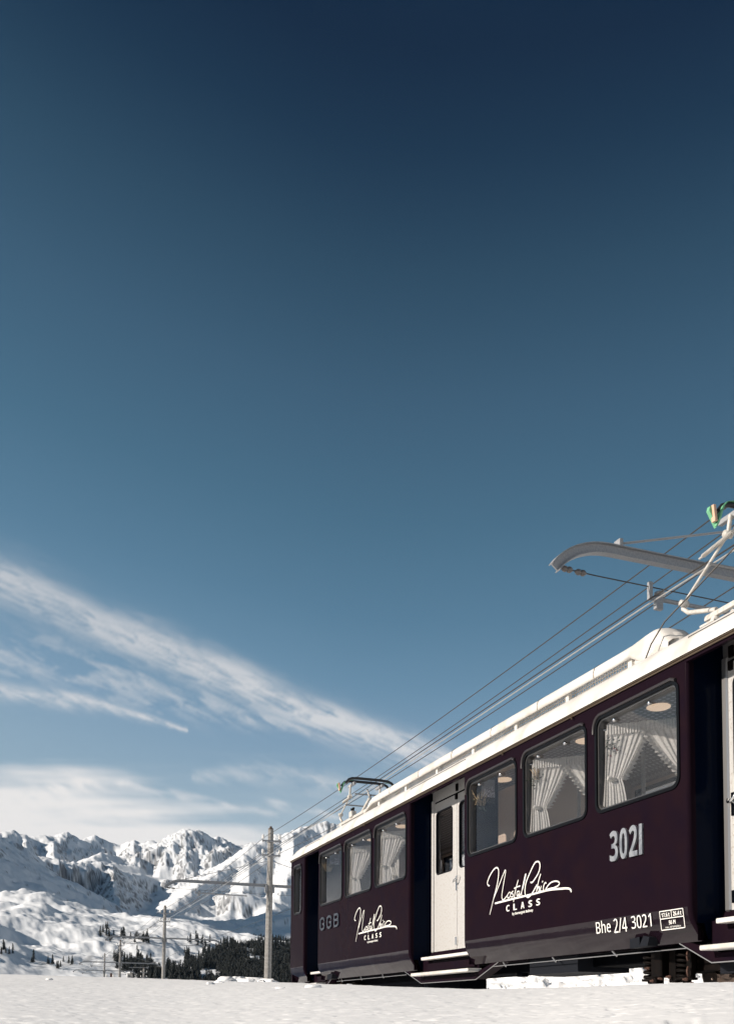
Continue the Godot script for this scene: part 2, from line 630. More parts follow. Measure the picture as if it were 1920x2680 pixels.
func snow_ground() -> void:
	var azs := PackedFloat32Array()
	var d := -180.0
	while d < 179.99:
		azs.append(deg_to_rad(d))
		d += 0.16 if d > -23.0 and d < 25.0 else 2.0
	var rs := PackedFloat32Array()
	for j in 24:
		rs.append(0.5 * pow(3.6, j / 24.0))
	for j in 300:
		rs.append(1.8 * pow(5.6, j / 300.0))
	for j in 300:
		rs.append(10.08 * pow(7.0, j / 300.0))
	for j in 41:
		rs.append(70.56 * pow(260.0 / 70.56, j / 40.0))
	var pos := PackedVector3Array()
	for r in rs:
		for a in azs:
			pos.append(Vector3(sin(a) * r, near_height(a, r), -cos(a) * r))
	structure("snow_ground", grid_mesh(azs, rs, pos, PackedColorArray(), true), mats.snow)


# ------------------------------------------------------------------ mountains

var ridge_a := PackedVector3Array()     # ends of every ridge piece: (x, height, z)
var ridge_b := PackedVector3Array()
var ridge_r := PackedFloat32Array()      # how bare its faces are
var ridge_k := PackedVector2Array()     # fall towards the valley in front, fall behind


func ridge(front: float, behind: float, rocky: float, p: Array) -> void:
	for i in range(0, p.size() - 3, 3):
		ridge_a.append(Vector3(p[i], p[i + 1], p[i + 2]))
		ridge_b.append(Vector3(p[i + 3], p[i + 4], p[i + 5]))
		ridge_k.append(Vector2(front, behind))
		ridge_r.append(rocky)


func valley(r: float) -> float:
	var s := [[0, -3.0], [250, -10.0], [900, -60.0], [1600, -60.0], [2600, 20.0], [3500, 180.0], [4500, 330.0], [6000, 560.0], [8000, 800.0], [12000, 900.0]]
	for i in s.size() - 1:
		if r < s[i + 1][0]:
			return lerpf(s[i][1], s[i + 1][1], (r - s[i][0]) / float(s[i + 1][0] - s[i][0]))
	return 900.0


func massif(x: float, z: float) -> float:   # z counts ahead
	var best := -1000.0
	near_crest = 9000.0
	for i in ridge_a.size():
		var a := ridge_a[i]
		var b := ridge_b[i]
		var ex := b.x - a.x
		var ez := b.z - a.z
		var px := x - a.x
		var pz := z - a.z
		var t := clampf((px * ex + pz * ez) / (ex * ex + ez * ez), 0.0, 1.0)
		var dx := px - ex * t
		var dz := pz - ez * t
		var d := sqrt(dx * dx + dz * dz)
		var k := ridge_k[i].x if ex * pz - ez * px < 0.0 else ridge_k[i].y
		var h := a.y + (b.y - a.y) * t - k * d * (1.0 - 0.3 * d / (d + 900.0))
		if k < 0.16:      # a basin behind a rim ends somewhere
			h -= maxf(0.0, d - 950.0) * 0.9
		if h > best:
			best = h
			near_crest = d
			bare = ridge_r[i]
	return best


var grid_az := PackedFloat32Array()
var grid_h := PackedFloat32Array()
var grid_d := PackedFloat32Array()
var bare := 0.3
var grid_r := PackedFloat32Array()
var near_crest := 500.0      # metres to the closest crest line, left by massif() and coarse()
const GRID_ROWS := 150
const R0 := 235.0
const R1 := 11800.0


func coarse(az: float, r: float) -> float:
	var fj: float = clampf(log(r / R0) / log(R1 / R0) * (GRID_ROWS - 1), 0.0, GRID_ROWS - 1.001)
	var fi: float = clampf((rad_to_deg(az) + 27.0) / 0.36, 0.0, grid_az.size() - 1.001)
	var i := int(fi)
	var j := int(fj)
	var n := grid_az.size()
	fi -= i
	fj -= j
	var o := j * n + i
	near_crest = lerpf(lerpf(grid_d[o], grid_d[o + 1], fi), lerpf(grid_d[o + n], grid_d[o + n + 1], fi), fj)
	bare = lerpf(lerpf(grid_r[o], grid_r[o + 1], fi), lerpf(grid_r[o + n], grid_r[o + n + 1], fi), fj)
	return lerpf(lerpf(grid_h[o], grid_h[o + 1], fi), lerpf(grid_h[o + n], grid_h[o + n + 1], fi), fj)


func relief(x: float, z: float, r: float, h: float, away := 500.0) -> float:
	var high := smoothstep(4500.0, 6000.0, r)
	var mid := smoothstep(2100.0, 2800.0, r) * (1.0 - high)
	var low := 1.0 - smoothstep(1900.0, 2500.0, r)
	var n := 0.0
	var flat_ice: float = 1.0
	if high > 0.0:
		if x > -1650.0 and x < -1180.0 and r > 5900.0 and h < 860.0:
			flat_ice = 0.25
		var m := (0.26 + 0.74 * smoothstep(20.0, 420.0, away)) * (0.3 + 0.95 * bare)
		var wx := noise_b.get_noise_2d(x * 0.7, z * 0.7) * 120.0
		n += high * ((noise_a.get_noise_2d(x * 0.8 + wx, z * 0.45 + wx) - 0.45) * 88.0 * m + (noise_a.get_noise_2d(x * 2.9 + wx, z * 1.5) - 0.4) * 30.0 * (0.3 + 0.7 * m) * (0.3 + bare) + noise_c.get_noise_2d(x * 2.4, z * 1.4) * 9.0 * (0.25 + bare) + (noise_a.get_noise_2d(x * 9.0 + wx, z * 5.0) - 0.4) * 11.0 * bare) * flat_ice
	if mid > 0.0:
		n += mid * ((noise_a.get_noise_2d(x * 1.4, z * 1.4) - 0.3) * 24.0 + noise_b.get_noise_2d(x, z) * 20.0 + noise_c.get_noise_2d(x, z) * 7.0)
	if low > 0.0:
		n += low * smoothstep(420.0, 1150.0, r) * (noise_b.get_noise_2d(x * 0.62 + 300.0, z * 0.55) * lerpf(17.0, 36.0, smoothstep(-180.0, -420.0, x * 1200.0 / r)) + noise_b.get_noise_2d(x * 2.0 + z * 0.6, z * 1.5) * 7.0 + noise_c.get_noise_2d(x * 2.2 + z, z * 2.2) * 3.2 + noise_c.get_noise_2d(x * 7.0, z * 5.0) * 0.9)
	return n


func land(az: float, r: float) -> float:
	var h := coarse(az, r)
	return h + relief(sin(az) * r, cos(az) * r, r, h, near_crest)


func mountains() -> void:
	ridge(0.9, 0.6, 0.5, [-3404,1124,6000, -2975,1168,6600, -2612,1222,7000, -2516,1217,7200, -2396,1224,7400, -2354,1303,7500, -2306,1309,7700, -2158,1318,7900, -1983,1296,8000, -1851,1290,7900, -1725,1272,7800, -1595,1220,7600])
	ridge(1.0, 0.6, 0.75, [-1595,1220,7600, -1468,1206,7300, -1298,1240,7000, -1222,1219,7000, -1136,1207,7200, -1004,1231,7400, -767,1254,7400, -568,1236,7200, -455,1265,7000, -290,1303,7000, -11,1273,7000, 369,1332,7000, 1183,1232,7000, 2609,1211,6500])
	ridge(0.95, 0.9, 0.9, [-1298,1240,7000, -1318,1060,6700, -1324,907,6450, -1309,825,6300])
	ridge(0.95, 0.95, 1.0, [-1298,1240,7000, -1230,1074,6700, -1165,914,6400, -1103,771,6150, -1080,665,5950])
	ridge(1.0, 1.0, 1.0, [-1222,1219,7000, -1123,1050,6700, -1006,891,6400, -941,749,6150])
	ridge(1.0, 1.0, 0.8, [-1063,1225,7350, -994,1058,7000, -971,909,6650])
	ridge(1.0, 1.0, 0.7, [-2516,1217,7200, -2379,1081,6900, -2223,944,6600])
	ridge(1.0, 1.0, 0.6, [-2396,1224,7400, -2229,1085,7000, -2106,966,6700])
	ridge(0.8, 0.8, 0.6, [-1851,1290,7900, -1797,1185,7600, -1783,1107,7400])
	ridge(0.6, 0.5, 0.35, [-1757,1001,6700, -1735,953,6400, -1729,869,6100, -1721,778,5800, -1758,705,5600, -1719,648,5400])
	ridge(0.9, 0.15, 0.7, [-1529,566,5000, -1502,613,5100, -1456,683,5250, -1405,756,5400, -1387,715,5500, -1371,727,5700, -1282,751,5900, -1209,738,5900, -1064,626,5600])
	ridge(0.9, 0.9, 1.0, [-1405,756,5400, -1326,641,5150, -1265,549,4950, -1181,440,4700])
	ridge(0.62, 0.7, 0.4, [-458,1205,6800, -603,1063,6400, -709,976,6100, -760,869,5900, -807,765,5600, -865,655,5300, -892,559,5000, -911,490,4800, -925,424,4600])
	ridge(0.7, 0.7, 0.25, [-743,893,5950, -664,715,5500, -634,564,5100, -655,418,4700])
	ridge(0.7, 0.7, 0.3, [-520,1143,6600, -425,788,5700, -428,555,5000, -471,411,4500])
	ridge(0.8, 0.8, 0.5, [-1250,464,2200, -1263,517,2800, -1231,538,3300, -1230,543,3500, -1227,509,3600, -1186,463,3700, -1132,395,3800, -1058,358,3800, -943,303,3700])
	ridge(0.3, 0.4, 0.3, [-604,194,2900, -533,225,3000, -444,255,3100, -384,255,3200, -342,253,3200, -307,283,3300, -212,325,3400, 52,351,3500])
	ridge(0.19, 0.5, 0.08, [-960,206,1700, -808,201,1800, -668,187,1800, -562,173,1750, -503,164,1750, -429,151,1700, -379,143,1650, -312,125,1600, -253,110,1500, -224,91,1450, -194,72,1400, -161,53,1350, -120,33,1300, -76,14,1250])
	ridge(0.3, 0.45, 0.1, [-443,89,1350, -373,81,1300, -303,64,1250, -259,46,1200, -216,24,1150])
	ridge(0.22, 0.4, 0.1, [-558,60,1150, -470,58,1150, -381,51,1100, -323,41,1050, -277,25,1000, -241,12,950])
	ridge(0.75, 0.75, 0.4, [-2620, 1330, 2450, -2750, 1450, 3100, -3150, 1480, 3900, -3700, 1350, 4700])
	for i in 151:
		grid_az.append(deg_to_rad(-27.0 + i * 0.36))
	for j in GRID_ROWS:
		var r := R0 * pow(R1 / R0, j / float(GRID_ROWS - 1))
		for a in grid_az:
			var h := valley(r)
			var m := massif(sin(a) * r, cos(a) * r)
			# rounded where slope meets valley
			var k := clampf(0.5 + 0.5 * (m - h) / 60.0, 0, 1)
			grid_d.append(near_crest)
			grid_r.append(bare if m > h - 40.0 else 0.1)
			grid_h.append(lerpf(h, m, k) + 60.0 * k * (1.0 - k))
	var azs := PackedFloat32Array()
	for i in 772:
		azs.append(deg_to_rad(-27.0 + i * 0.07))
	build_range("mountain_range", azs, 820, true)
	# the rest of the circle, for what the paint and the panes mirror
	azs = PackedFloat32Array()
	var d := 26.5
	while d < 333.6:
		azs.append(deg_to_rad(d))
		d += 2.0
	build_range("outer_mountains", azs, 110, false)


func build_range(called: String, azs: PackedFloat32Array, rows: int, inner: bool) -> void:
	var rs := PackedFloat32Array()
	for j in rows:
		rs.append(R0 * pow((R1 - 200.0) / R0, j / float(rows - 1)))
	var pos := PackedVector3Array()
	var rocky := PackedFloat32Array()
	for r in rs:
		for a in azs:
			var h: float
			if inner:
				h = land(a, r)
			else:
				var deg := rad_to_deg(a)
				var edge: float = smoothstep(26.5, 40.0, deg) * smoothstep(333.5, 322.0, deg)
				h = valley(r)
				var c := lerpf(coarse(deg_to_rad(27.0) if deg < 180.0 else deg_to_rad(-27.0), r), h + smoothstep(2000.0, 7000.0, r) * 900.0 * (0.5 + noise_a.get_noise_2d(sin(a) * r * 0.25, cos(a) * r * 0.25)), edge)
				c = maxf(c, massif(sin(a) * r, cos(a) * r))
				h = c + relief(sin(a) * r, cos(a) * r, r, c)
			pos.append(Vector3(sin(a) * r, h - 1.5, -cos(a) * r))
			rocky.append(bare)
	var n := azs.size()
	var cols := PackedColorArray()
	var snow := Color(0.83, 0.86, 0.9)
	for j in rs.size():
		for i in n:
			var o := j * n + i
			var p := pos[o]
			var dx := pos[j * n + mini(i + 1, n - 1)] - pos[j * n + maxi(i - 1, 0)]
			var dr := pos[mini(j + 1, rs.size() - 1) * n + i] - pos[maxi(j - 1, 0) * n + i]
			var up := absf(dr.cross(dx).normalized().y)
			var g := noise_c.get_noise_2d(p.x * 4.5, p.z * 1.5 + p.y * 3.5) * 0.55 + noise_b.get_noise_2d(p.x * 2.6, p.z + p.y * 2.0) * 0.5
			var limit := lerpf(0.54, 0.74, rocky[o])
			var k := smoothstep(limit + 0.05, limit - 0.04, up + g * 0.5)
			if rs[j] < 4300.0:
				k = maxf(k * 0.9, smoothstep(0.34, 0.5, g) * 0.5)
			var rock := Color(0.145, 0.15, 0.16).lerp(Color(0.075, 0.082, 0.093), clampf(0.5 + g, 0, 1))
			cols.append(snow.lerp(rock, k * clampf(0.8 + noise_c.get_noise_2d(p.x * 12.0, p.z * 5.0 + p.y * 9.0) * 1.1, 0.15, 1.0)))
	structure(called, grid_mesh(azs, rs, pos, cols, false), mats.far)


# ------------------------------------------------------------------ trees

func pine_mesh(rng: RandomNumberGenerator, trunk: SurfaceTool, crown: SurfaceTool) -> void:
	tube(trunk, [Vector3(0, -1.5, 0), Vector3(0, 8, 0)], 0.28, 5, 0.1)
	var tiers := 6
	for t in tiers:
		var y0 := 1.2 + t * 1.75
		var rad := (3.3 - t * 0.44) * rng.randf_range(0.8, 1.15)
		var n := 7
		var ph := rng.randf() * TAU
		for k in n:
			var a0 := ph + TAU * k / n
			var a1 := a0 + TAU / n
			var am := (a0 + a1) * 0.5
			var r1 := rad * rng.randf_range(0.6, 1.2)
			var tip := Vector3(cos(am) * r1, y0 - 0.5 * rng.randf(), sin(am) * r1)
			var top := Vector3(0, y0 + 2.4, 0)
			tri(crown, top, Vector3(cos(a0) * rad * 0.35, y0 + 0.5, sin(a0) * rad * 0.35), tip)
			tri(crown, top, tip, Vector3(cos(a1) * rad * 0.35, y0 + 0.5, sin(a1) * rad * 0.35))


func trees() -> void:
	var rng := RandomNumberGenerator.new()
	rng.seed = 77
	var models := []
	for v in 4:
		var o := Node3D.new()
		var a := tool()
		var b := tool()
		pine_mesh(rng, a, b)
		put("trunk", a, mats.bark, o)
		put("crown", b, mats.needle, o)
		models.append(o)
	# clumps of pines on the near hill: azimuth, rise, spread of both, how many, where
	var where := ["on the open snow of the left hill", "in the dark clumps behind the small masts", "along the slanting belt high on the hill", "on the steep snowy flank beside the forest"]
	for g in [[-19.9, 0.042, 0.5, 0.003, 8, 0], [-18.2, 0.034, 0.7, 0.002, 8, 0], [-16.7, 0.034, 0.25, 0.002, 4, 0], [-17.2, 0.03, 0.3, 0.002, 3, 0], [-13.8, 0.034, 0.45, 0.009, 44, 1], [-12.6, 0.032, 0.45, 0.008, 44, 1], [-12.1, 0.029, 0.35, 0.007, 20, 1], [-13.2, 0.058, 0.9, 0.004, 24, 2], [-14.6, 0.062, 0.6, 0.006, 14, 2], [-10.1, 0.034, 0.3, 0.011, 42, 3], [-9.2, 0.041, 0.2, 0.008, 22, 3], [-8.5, 0.037, 0.45, 0.01, 30, 3], [-9.7, 0.056, 0.6, 0.004, 14, 3]]:
		for i in g[4]:
			var t := rng.randf_range(-1, 1)
			var az := deg_to_rad(g[0] + t * g[2] + rng.randfn(0, 0.1) * g[2])
			var rise: float = g[1] + rng.randfn(0, 0.5) * g[3] - t * 0.5 * g[3]
			var r := 520.0
			while r < 1700.0 and land(az, r) / r < rise:
				r += 8.0
			var o: Node3D = models[rng.randi() % 4].duplicate()
			o.name = numbered("pine_tree")
			o.position = Vector3(sin(az) * r, land(az, r) - 1.8, -cos(az) * r)
			o.rotation.y = rng.randf() * TAU
			o.scale = Vector3.ONE * rng.randf_range(0.5, 1.0) * r / 1100.0
			tag(o, "small dark pine " + where[g[5]], "tree", "pines " + where[g[5]])
			add_child(o, true)
	# the wood filling the valley to the right
	var both := tool()
	pine_mesh(rng, both, both)
	both.generate_normals()
	var mm := MultiMesh.new()
	mm.transform_format = MultiMesh.TRANSFORM_3D
	mm.mesh = both.commit()
	mm.mesh.surface_set_material(0, mats.needle)
	var spots := []
	for i in 56000:
		var deg := rng.randf_range(-13.8, 12.0)
		var az := deg_to_rad(deg)
		var r := 640.0 * pow(5.3, rng.randf())
		var h := land(az, r)
		var el := h / r
		var line := lerpf(0.02, 0.058, smoothstep(-9.6, -7.4, deg)) + noise_c.get_noise_2d(sin(az) * r * 0.6, r * 0.3) * 0.012
		if r < 1650.0:
			line = lerpf(0.036, 0.056, smoothstep(-10.5, -7.2, deg)) + noise_c.get_noise_2d(sin(az) * r, r * 0.6) * 0.016
		var gaps := noise_c.get_noise_2d(sin(az) * r * 1.7 + 50.0, r * 0.9)
		if el < line and gaps > lerpf(0.2, -0.45, smoothstep(-11.5, -5.5, deg)):
			spots.append(Transform3D(Basis(Vector3.UP, rng.randf() * TAU).scaled(Vector3.ONE * rng.randf_range(0.45, 1.0)), Vector3(sin(az) * r, h - 1.6, -cos(az) * r)))
	mm.instance_count = spots.size()
	for i in spots.size():
		mm.set_instance_transform(i, spots[i])
	var wood := MultiMeshInstance3D.new()
	wood.name = "forest"
	wood.multimesh = mm
	wood.set_meta("kind", "stuff")
	tag(wood, "dark conifer forest covering the valley side left of the train", "forest")
	add_child(wood, true)
	for m in models:
		m.free()


# ------------------------------------------------------------------ line masts and wires

func i_beam(st: SurfaceTool, path: Array, h: float, w: float) -> void:
	# web and two flanges following a path in the x-y plane
	st.set_smooth_group(-1)
	for part in [[-w * 0.1, w * 0.1, -h * 0.5, h * 0.5], [-w * 0.5, w * 0.5, h * 0.5, h * 0.5 + 0.012], [-w * 0.5, w * 0.5, -h * 0.5 - 0.012, -h * 0.5]]:
		var rows := []
		for i in path.size():
			var d: Vector3 = (path[mini(i + 1, path.size() - 1)] - path[maxi(i - 1, 0)]).normalized()
			var up := Vector3(-d.y, d.x, 0)
			if up.y < 0.0:
				up = -up
			var p: Vector3 = path[i]
			rows.append([p + up * part[2] + Vector3(0, 0, part[0]), p + up * part[2] + Vector3(0, 0, part[1]), p + up * part[3] + Vector3(0, 0, part[1]), p + up * part[3] + Vector3(0, 0, part[0])])
		for i in rows.size() - 1:
			for k in 4:
				var k2 := (k + 1) % 4
				quad(st, rows[i][k], rows[i + 1][k], rows[i + 1][k2], rows[i][k2])
		quad(st, rows[0][0], rows[0][1], rows[0][2], rows[0][3])
		quad(st, rows[-1][3], rows[-1][2], rows[-1][1], rows[-1][0])


func make_mast() -> Node3D:
	var o := thing("line_mast", "", "mast")
	var st := tool()
	# eight-sided tapering concrete pole
	var ys := [-6.0, 0.0, 3.0, 6.0, 8.02]
	for i in ys.size() - 1:
		for k in 8:
			var q := []
			for w in [[i, k], [i, k + 1], [i + 1, k + 1], [i + 1, k]]:
				var y: float = ys[w[0]]
				var r := 0.165 - 0.0058 * maxf(y, 0.0)
				var big: bool = w[1] % 2 == 0
				var t := TAU * (floorf(w[1] / 2.0) * 2.0 + (-0.62 if big else 0.62) + 1.0) / 8.0
				q.append(Vector3(cos(t) * r, y, sin(t) * r))
			quad(st, q[0], q[1], q[2], q[3])
	put("pole", st, mats.concrete, o)
	st = tool()
	lathe(st, Vector3(0, 8.02, 0), Vector3.UP, [Vector2(0.0, 0.0), Vector2(0.122, 0.0), Vector2(0.122, 0.04), Vector2(0.06, 0.075), Vector2(0.05, 0.14), Vector2(0, 0.15)], 8)
	put("pole_cap", st, mats.brown_cap, o)
	for y in [7.5, 6.87]:
		st = tool()
		box(st, Vector3(0, y, 0.14), Vector3(0.82, 0.07, 0.05))
		box(st, Vector3(0, y, 0.0), Vector3(0.3, 0.09, 0.3))
		var arm := put("crossarm", st, mats.zinc, o)
		for s in [-1.0, 1.0]:
			st = tool()
			lathe(st, Vector3(s * 0.37, y + 0.03, 0.14), Vector3.UP, [Vector2(0.012, 0), Vector2(0.012, 0.05), Vector2(0.06, 0.06), Vector2(0.062, 0.1), Vector2(0.04, 0.13), Vector2(0.055, 0.15), Vector2(0.05, 0.2), Vector2(0.025, 0.23), Vector2(0, 0.235)], 10)
			put("insulator", st, mats.porcelain, arm)
			st = tool()
			tube(st, [Vector3(s * 0.37, y - 0.07, 0.14), Vector3(s * 0.37, y + 0.05, 0.14)], 0.014, 6)
			put("insulator_pin", st, mats.wire, arm)
	for s in [-1.0, 1.0]:
		st = tool()
		var path := [Vector3(s * 0.1, 5.56, 0)]
		for k in 9:
			path.append(Vector3(s * (0.5 + k * 0.41), 5.56, 0))
		for k in range(1, 9):
			var t := k / 8.0 * 0.95
			path.append(Vector3(s * (3.78 + 0.72 * sin(t * 1.15) / sin(1.09)), 5.56 - 0.62 * (1.0 - cos(t * 1.15)), 0))
		i_beam(st, path, 0.1, 0.1)
		var beam := put("bracket_arm", st, mats.zinc, o)
		st = tool()
		tube(st, [Vector3(s * 0.12, 6.63, 0), Vector3(s * 3.62, 5.66, 0)], 0.014, 6)
		put("stay_rod", st, mats.zinc, beam)
		st = tool()
		box(st, Vector3(s * 3.64, 5.655, 0), Vector3(0.05, 0.09, 0.12))
		box(st, Vector3(s * 0.16, 5.42, 0.0), Vector3(0.09, 0.34, 0.2))
		put("stay_bracket", st, mats.zinc, beam)
		st = tool()
		for q in [[0.0, 0.0], [0.18, 0.0]]:
			lathe(st, Vector3(s * (4.38 - q[0]), 5.235 - q[0] * 0.05, 0), Vector3(-s, -0.03, 0), [Vector2(0.012, -0.03), Vector2(0.034, 0.0), Vector2(0.036, 0.03), Vector2(0.018, 0.045), Vector2(0.036, 0.06), Vector2(0.036, 0.09), Vector2(0.012, 0.12)], 10)
		put("strain_insulator", st, mats.glaze, beam)
		st = tool()
		tube(st, [Vector3(s * 4.46, 5.24, 0), Vector3(s * 3.95, 5.222, 0), Vector3(s * 0.15, 5.17, 0)], 0.007, 6)
		put("span_wire", st, mats.wire, beam)
		st = tool()
		tube(st, [Vector3(s * 3.2, 5.08, 0), Vector3(s * 1.0, 5.06, 0)], 0.026, 8)
		box(st, Vector3(s * 3.2, 5.16, 0), Vector3(0.05, 0.22, 0.05))
		box(st, Vector3(s * 3.08, 5.03, 0), Vector3(0.1, 0.16, 0.06))
		lathe(st, Vector3(s * 3.06, 5.12, 0), Vector3.UP, [Vector2(0.02, 0), Vector2(0.07, 0.01), Vector2(0.07, 0.04), Vector2(0.03, 0.06), Vector2(0, 0.065)], 10)
		put("steady_arm", st, mats.zinc, beam)
	o.rotation.y = 0.351
	return o


func masts() -> void:
	var m := make_mast()
	var spots := [[Vector3(-4.29, -0.6, -43), "tall grey concrete mast just left of the train's far end"],
		[Vector3(6.29, -0.27, -12.7), "mast beyond the train whose curved grey arm reaches over the roof"],
		[Vector3(-15.97, -0.8, -78), "concrete mast with two curved arms, second left of the train"],
		[Vector3(-28.1, -1.5, -113), "distant concrete mast with arms, third left of the train"],
		[Vector3(-39.1, -1.45, -148), "farthest pale mast beside the brown line frame"],
		[Vector3(-29.2, -4.1, -130), "short looking mast top showing between second and third masts"],
		[Vector3(-16.7, -6.6, -90), "mast tip with insulators barely above the snow brow"]]
	for i in spots.size():
		var o: Node3D = m
		if i > 0:
			o = m.duplicate()
			o.name = numbered("line_mast")
			add_child(o, true)
		o.position = spots[i][0]
		o.rotation = Vector3(0, 0.351, -0.006)
		tag(o, spots[i][1], "mast", "masts along the railway line")
		if i > 4:
			o.scale = Vector3.ONE
	# a brown steel frame standing by the farthest mast
	var f := thing("line_gantry", "rusty brown steel gantry with insulators beside the farthest mast", "gantry", Vector3(-38.0, -2.0, -150))
	for s in [-0.55, 2.3]:
		var st := tool()
		box(st, Vector3(s, 1.0, 0), Vector3(0.28 if s < 0 else 0.75, 9.6, 0.25))
		put("post", st, mats.rust if s < 0 else mats.concrete, f)
	for y in [5.0, 4.0]:
		var st := tool()
		box(st, Vector3(0.4, y, 0.2), Vector3(3.4, 0.16, 0.12))
		put("crossbar", st, mats.rust, f)
	for k in 4:
		var st := tool()
		lathe(st, Vector3(-1.2 + k * 1.05, 5.08, 0.2), Vector3.UP, [Vector2(0.02, 0), Vector2(0.16, 0.1), Vector2(0.1, 0.3), Vector2(0.14, 0.42), Vector2(0, 0.6)], 8)
		put("insulator", st, mats.porcelain, f)


func hang(st: SurfaceTool, pts: Array, sag: float, r: float) -> void:
	var path := []
	for i in pts.size() - 1:
		var n := 22
		for k in n + (1 if i == pts.size() - 2 else 0):
			var t := float(k) / n
			var p: Vector3 = pts[i].lerp(pts[i + 1], t)
			p.y -= sag * 4.0 * t * (1.0 - t)
			path.append(p)
	tube(st, path, r, 6)


func wires() -> void:
	var list := [
		["feeder_wire", "upper left feeder wire, the highest line crossing the sky", [Vector3(16.7, 8.2, 17.3), Vector3(5.95, 7.5, -12.58), Vector3(-4.46, 7.12, -43), Vector3(-16.25, 6.93, -78), Vector3(-28.4, 6.23, -113), Vector3(-39.4, 6.25, -148)], 0.22, 0.0105, mats.wire],
		["feeder_wire", "upper right feeder wire, second line from the top", [Vector3(17.4, 8.4, 17.1), Vector3(6.62, 7.72, -12.83), Vector3(-3.75, 7.12, -43.2), Vector3(-15.6, 6.93, -78.2), Vector3(-27.8, 6.23, -113.2), Vector3(-38.8, 6.25, -148.2)], 0.22, 0.0105, mats.wire],
		["feeder_wire", "lower left feeder wire just under the paired contact wires", [Vector3(16.7, 7.4, 17.3), Vector3(5.95, 6.78, -12.58), Vector3(-4.43, 6.48, -43), Vector3(-16.25, 6.3, -78), Vector3(-28.4, 5.6, -113), Vector3(-39.4, 5.62, -148)], 0.24, 0.0105, mats.wire],
		["feeder_wire", "lowest right feeder wire closest above the train roof", [Vector3(17.4, 7.4, 17.1), Vector3(6.62, 6.72, -12.83), Vector3(-3.74, 6.48, -43.2), Vector3(-15.6, 6.3, -78.2), Vector3(-27.8, 5.6, -113.2), Vector3(-38.8, 5.62, -148.2)], 0.3, 0.0105, mats.wire],
		["contact_wire", "bright copper contact wire running to the clamp over the roof", [Vector3(13.9, 5.1, 17.5), Vector3(3.28, 4.74, -11.6), Vector3(-6.6, 4.72, -43), Vector3(-18.6, 4.5, -78), Vector3(-31.0, 3.85, -113), Vector3(-42.0, 3.85, -148)], 0.0, 0.009, mats.contact],
		["catenary_wire", "dark carrier wire paired with the bright contact wire", [Vector3(13.9, 5.3, 17.5), Vector3(3.28, 4.79, -11.6), Vector3(-6.6, 4.80, -43), Vector3(-18.6, 4.7, -78), Vector3(-31.0, 4.05, -113), Vector3(-42.0, 3.95, -148)], 0.0, 0.009, mats.wire]]
	for w in list:
		var st := tool()
		hang(st, w[2], w[3], w[4])
		tag(put(w[0], st, w[5], self), w[1], "wire", "overhead wires")
	# the same set over the second track beyond the masts
	var st2 := tool()
	hang(st2, [Vector3(18.3, 5.1, 16.0), Vector3(8.6, 4.74, -13.6), Vector3(-1.9, 4.72, -44.4), Vector3(-13.4, 4.5, -79.3), Vector3(-25.4, 3.85, -114.5)], 0.05, 0.009)
	tag(put("contact_wire", st2, mats.wire, self), "contact wire over the far track to the right of the masts", "wire", "overhead wires")


func snow_blocks() -> void:
	var rng := RandomNumberGenerator.new()
	rng.seed = 5
	for i in 26:
		var deg := rng.randf_range(-8.6, -5.4) if i < 20 else rng.randf_range(-19.0, 2.0)
		var az := deg_to_rad(deg)
		var r := rng.randf_range(10.5, 13.5) if i < 20 else rng.randf_range(4.5, 9.0)
		var s := rng.randf_range(0.03, 0.075) if i < 20 else rng.randf_range(0.012, 0.022)
		var st := tool()
		st.set_smooth_group(1 if i % 3 == 0 else -1)
		var n := FastNoiseLite.new()
		n.seed = i
		n.frequency = 0.9
		var rings := []
		for a in 6:
			var ring := []
			for b in 9:
				var th := PI * a / 5.0
				var ph := TAU * b / 9.0
				var p := Vector3(sin(th) * cos(ph), cos(th), sin(th) * sin(ph))
				p *= 1.0 + n.get_noise_3d(p.x * 1.5, p.y * 1.5, p.z * 1.5) * 0.55
				ring.append(Vector3(p.x * 2.2, clampf(p.y, -0.5, 0.75) * 0.75, p.z * 1.3) * s)
			rings.append(ring)
		for a in 5:
			for b in 9:
				quad(st, rings[a][b], rings[a][(b + 1) % 9], rings[a + 1][(b + 1) % 9], rings[a + 1][b])
		var o := put("snow_block", st, mats.snow, self, Vector3(sin(az) * r, near_height(az, r) + s * 0.25, -cos(az) * r))
		o.rotation.y = rng.randf() * TAU
		if i < 20:
			tag(o, "broken snow slab on the brow beside the tall mast", "snow block", "snow slabs beside the tall mast")
		else:
			tag(o, "tiny loose snow crumb on the smooth foreground snow", "snow block", "snow crumbs in the foreground")


# ------------------------------------------------------------------ the rail car
# x runs along the car from its far end, y from the eaves, z out from the near side

const UPLIFT := Vector3(0, RAIL, 0)
const TUCK := [Vector2(-0.05, 0), Vector2(-0.9, 0), Vector2(-2.16, 0), Vector2(-2.22, -0.006), Vector2(-2.28, -0.024), Vector2(-2.34, -0.062), Vector2(-2.40, -0.106), Vector2(-2.45, -0.146)]
var car: Node3D


